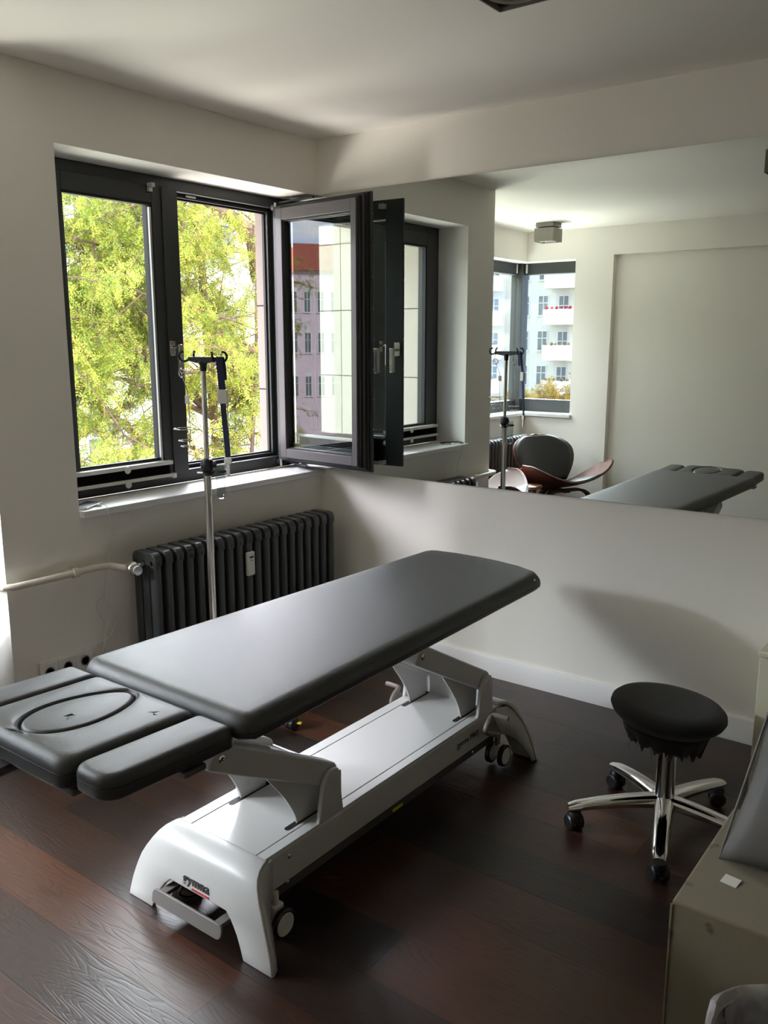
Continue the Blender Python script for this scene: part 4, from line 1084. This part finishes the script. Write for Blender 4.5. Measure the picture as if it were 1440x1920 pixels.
# white block with balconies, seen through the corner window in the mirror
h3 = thing('balcony_block', 'sunlit white apartment block with stacked balconies, seen in the mirror', 'building', (-31, -62, GZ))
m3 = place((-31, -62, 0), R(180))   # local -y faces +y; local x runs towards -x
MB().box(-16, 22, .02, 10, GZ, 13, m3).build('facade', M['render'], h3, smooth=0)
for z in (11.26, 8.46, 5.66, 2.86, .06, -2.74, -5.54):
    for x0 in (-5.6, 2.6):
        w_ = 3.8
        b = MB(); b.box(x0, x0 + w_, -1.35, .02, z, z + .18, m3)
        bo = b.build('balcony', M['render'], h3, smooth=0)
        p = MB(); p.box(x0, x0 + w_, -1.35, -1.25, z + .18, z + 1.22, m3); p.box(x0, x0 + .1, -1.25, 0, z + .18, z + 1.22, m3); p.box(x0 + w_ - .1, x0 + w_, -1.25, 0, z + .18, z + 1.22, m3)
        p.build('parapet', M['render'], bo, smooth=0)
        q = MB()
        for k in range(9):
            xx = x0 + .3 + k * .4 + random.uniform(-.1, .1); r_ = random.uniform(.10, .18)
            q.lathe([(0, -r_), (r_ * .8, -r_ * .4), (r_, 0), (r_ * .6, r_ * .7), (0, r_)], c=m3 @ Vector((xx, -1.28, z + 1.28)), n=7)
        q.build('flower_box', M['redleaf'] if z in (2.86,) else M['bark'], bo, smooth=0)
        far_window(h3, m3, x0 + .9, z + .6, .9, 1.6); far_window(h3, m3, x0 + 2.7, z + .25, .8, 2.0)
    for x in (-8.4, -1.1, .6, 8.2): far_window(h3, m3, x, z + .8, .8, 1.5)
MB().box(.95, 1.05, -.12, -.02, GZ, 13, m3).build('downpipe', M['dkmetal'], h3, smooth=0)

# ---------------------------------------------------------------- trees
def tree(label, base, top, crown_c, crown_r, limbs, subs, twigs, sprays, leafm, leaf_len=.034, seed=1, dens_bottom=.5, trunk_r=.16, name='street_tree', droop=.6, leaf_n=7, extra=()):
    r = np.random.default_rng(seed)
    t = thing(name, label, 'tree', base)
    br = MB(); cc = np.array(crown_c); cr = np.array(crown_r); base = np.array(base, float); top = np.array(top, float)
    def curve(a, b, sag, k=6):
        a = np.array(a); b = np.array(b); m = (a + b) / 2 + np.array([r.normal(0, .12), r.normal(0, .12), sag]) * np.linalg.norm(b - a) * .3
        ts = np.linspace(0, 1, k)[:, None]
        return (1 - ts) ** 2 * a + 2 * ts * (1 - ts) * m + ts ** 2 * b
    tr = curve(base, top, 0, 8); br.tube([tuple(p) for p in tr], list(np.linspace(trunk_r, trunk_r * .5, 8)), 9)
    pts = []; dirs = []
    def sph():
        d = r.normal(size=3); d /= np.linalg.norm(d); return d * r.uniform(.35, 1) ** (1 / 2.2)
    for i in range(limbs):
        st = tr[int(r.integers(3, 8))]; d = sph(); e = cc + cr * d * .75
        L1 = curve(st, e, .4, 8); br.tube([tuple(p) for p in L1], list(np.linspace(trunk_r * .38, trunk_r * .12, 8)), 7)
        for j in range(subs):
            s2 = L1[int(r.integers(2, 8))]; e2 = s2 + r.normal(size=3) * cr * .30
            q = (e2 - cc) / cr; nq = np.linalg.norm(q)
            if nq > 1: e2 = cc + cr * q / nq
            L2 = curve(s2, e2, .1, 6); br.tube([tuple(p) for p in L2], list(np.linspace(trunk_r * .11, trunk_r * .04, 6)), 5)
            for k in range(twigs):
                s3 = L2[int(r.integers(1, 6))]; e3 = s3 + np.array([r.normal(0, .40), r.normal(0, .40), r.normal(-.15, .28)]) * min(1.0, cr.mean() / 2.5)
                if (e3[2] - (cc[2] - cr[2])) / (2 * cr[2]) < .35 and r.random() > dens_bottom: continue
                L3 = curve(s3, e3, .1, 4); br.tube([tuple(p) for p in L3], [.008, .006, .005, .003], 4, caps=False)
                ii = r.integers(1, 4, sprays); base_p = L3[ii] + r.normal(0, .05, (sprays, 3))
                dd = (L3[3] - L3[0])[None, :] * .8 + r.normal(0, .35, (sprays, 3)); dd[:, 2] -= droop * r.random(sprays)
                dd /= np.linalg.norm(dd, axis=1)[:, None]
                pts.append(base_p); dirs.append(dd)
    for e in extra: br.tube([tuple(p) for p in smooth_path(e[0], 4)], list(np.linspace(e[1], e[2], (len(e[0]) - 1) * 4 + 1)), 8)
    br.build('branches', M['bark'], t, smooth=60)['kind'] = 'stuff'
    P = np.concatenate(pts); D = np.concatenate(dirs); n = len(P)
    # pinnate sprays: leaflets in pairs along a short stem
    side = np.cross(D, r.normal(size=(n, 3))); side /= np.linalg.norm(side, axis=1)[:, None]
    hue = np.clip(r.normal(.5, .25, n), 0, 1)
    quads = []; hues = []
    stem = r.uniform(.10, .17, n) * leaf_len / .034
    for k in range(leaf_n):
        for s in (-1, 1):
            c = P + D * (stem * (k + .5) / leaf_n)[:, None] + np.array([0, 0, -1]) * (.02 * (k / leaf_n) ** 2)
            ld = side * s + D * .45 + r.normal(0, .22, (n, 3)); ld /= np.linalg.norm(ld, axis=1)[:, None]
            wv = np.cross(ld, np.cross(D, side) + r.normal(0, .35, (n, 3))); wv /= np.linalg.norm(wv, axis=1)[:, None]
            ll = leaf_len * r.uniform(.7, 1.2, n)[:, None]
            a = c; b = c + ld * ll * .5 + wv * ll * .20; cc2 = c + ld * ll; d2 = c + ld * ll * .5 - wv * ll * .20
            quads.append(np.stack([a, b, cc2, d2], 1)); hues.append(np.clip(hue + r.normal(0, .08, n), 0, 1))
    Q = np.concatenate(quads).reshape(-1, 3); HU = np.concatenate(hues); nq = len(HU)
    me = bpy.data.meshes.new('foliage'); me.vertices.add(len(Q)); me.vertices.foreach_set('co', Q.astype(np.float32).ravel())
    me.loops.add(nq * 4); me.loops.foreach_set('vertex_index', np.arange(nq * 4, dtype=np.int32))
    me.polygons.add(nq); me.polygons.foreach_set('loop_start', np.arange(0, nq * 4, 4, dtype=np.int32)); me.polygons.foreach_set('loop_total', np.full(nq, 4, dtype=np.int32))
    me.update(calc_edges=True)
    at = me.attributes.new('hue', 'FLOAT', 'FACE'); at.data.foreach_set('value', HU.astype(np.float32))
    me.materials.append(leafm)
    o = bpy.data.objects.new('foliage', me); C.objects.link(o); par(o, t); o['kind'] = 'stuff'
    return t
tree('large yellow-green street tree filling the wide window', (-7.2, 6.6, GZ), (-7.0, 5.4, 3.6), (-6.8, 3.6, 1.9), (2.5, 4.4, 3.9), 22, 9, 9, 19, M['leaf'], seed=3, dens_bottom=.62, trunk_r=.11, leaf_len=.042,
     extra=[([(-5.9, 5.5, 2.4), (-5.6, 5.05, 2.95), (-5.9, 4.7, 3.3), (-6.3, 4.3, 3.7)], .11, .07), ([(-5.6, 5.3, 1.4), (-5.7, 4.8, 1.45), (-5.9, 4.5, 1.2), (-6.0, 4.2, 1.15)], .055, .02),
            ([(-6.6, 2.2, -.9), (-6.6, 2.9, -.75), (-6.7, 3.5, -.35), (-6.7, 4.0, .2)], .06, .07), ([(-6.4, 2.4, .15), (-6.4, 3.1, .55), (-6.5, 3.7, .75)], .04, .05)])
tree('second yellow-green street tree, reflected in the open window pane', (-13.0, -8.4, GZ), (-12.8, -8.5, 2.6), (-12.1, -8.8, 1.2), (1.15, 1.15, 2.8), 9, 6, 7, 20, M['leaf'], seed=5, dens_bottom=1, trunk_r=.07, leaf_len=.036)
tree('autumn bush below the balconies, seen in the mirror through the corner window', (-10.2, -23.6, GZ), (-10.2, -23.6, -1.2), (-10.2, -23.6, -1.0), (2.2, 1.6, 1.7), 9, 6, 6, 26, M['autumn'], seed=8, leaf_len=.09, name='autumn_tree', dens_bottom=1, trunk_r=.12)
tree('small green tree by the street, seen in the mirror beside the stand', (-17.5, -28, GZ), (-17.5, -28, -1), (-17.5, -28, -.9), (1.2, 1.2, 1.9), 7, 5, 5, 10, M['leaf'], seed=9, leaf_len=.07, name='green_tree', dens_bottom=1, trunk_r=.1)
tree('small red-flowering bush rising above the autumn bush in the mirror', (-10.3, -26.2, GZ), (-10.3, -26.2, .25), (-10.3, -26.2, .40), (.22, .22, .18), 4, 4, 4, 30, M['redleaf'], seed=10, leaf_len=.016, name='red_bush', dens_bottom=1, trunk_r=.05)
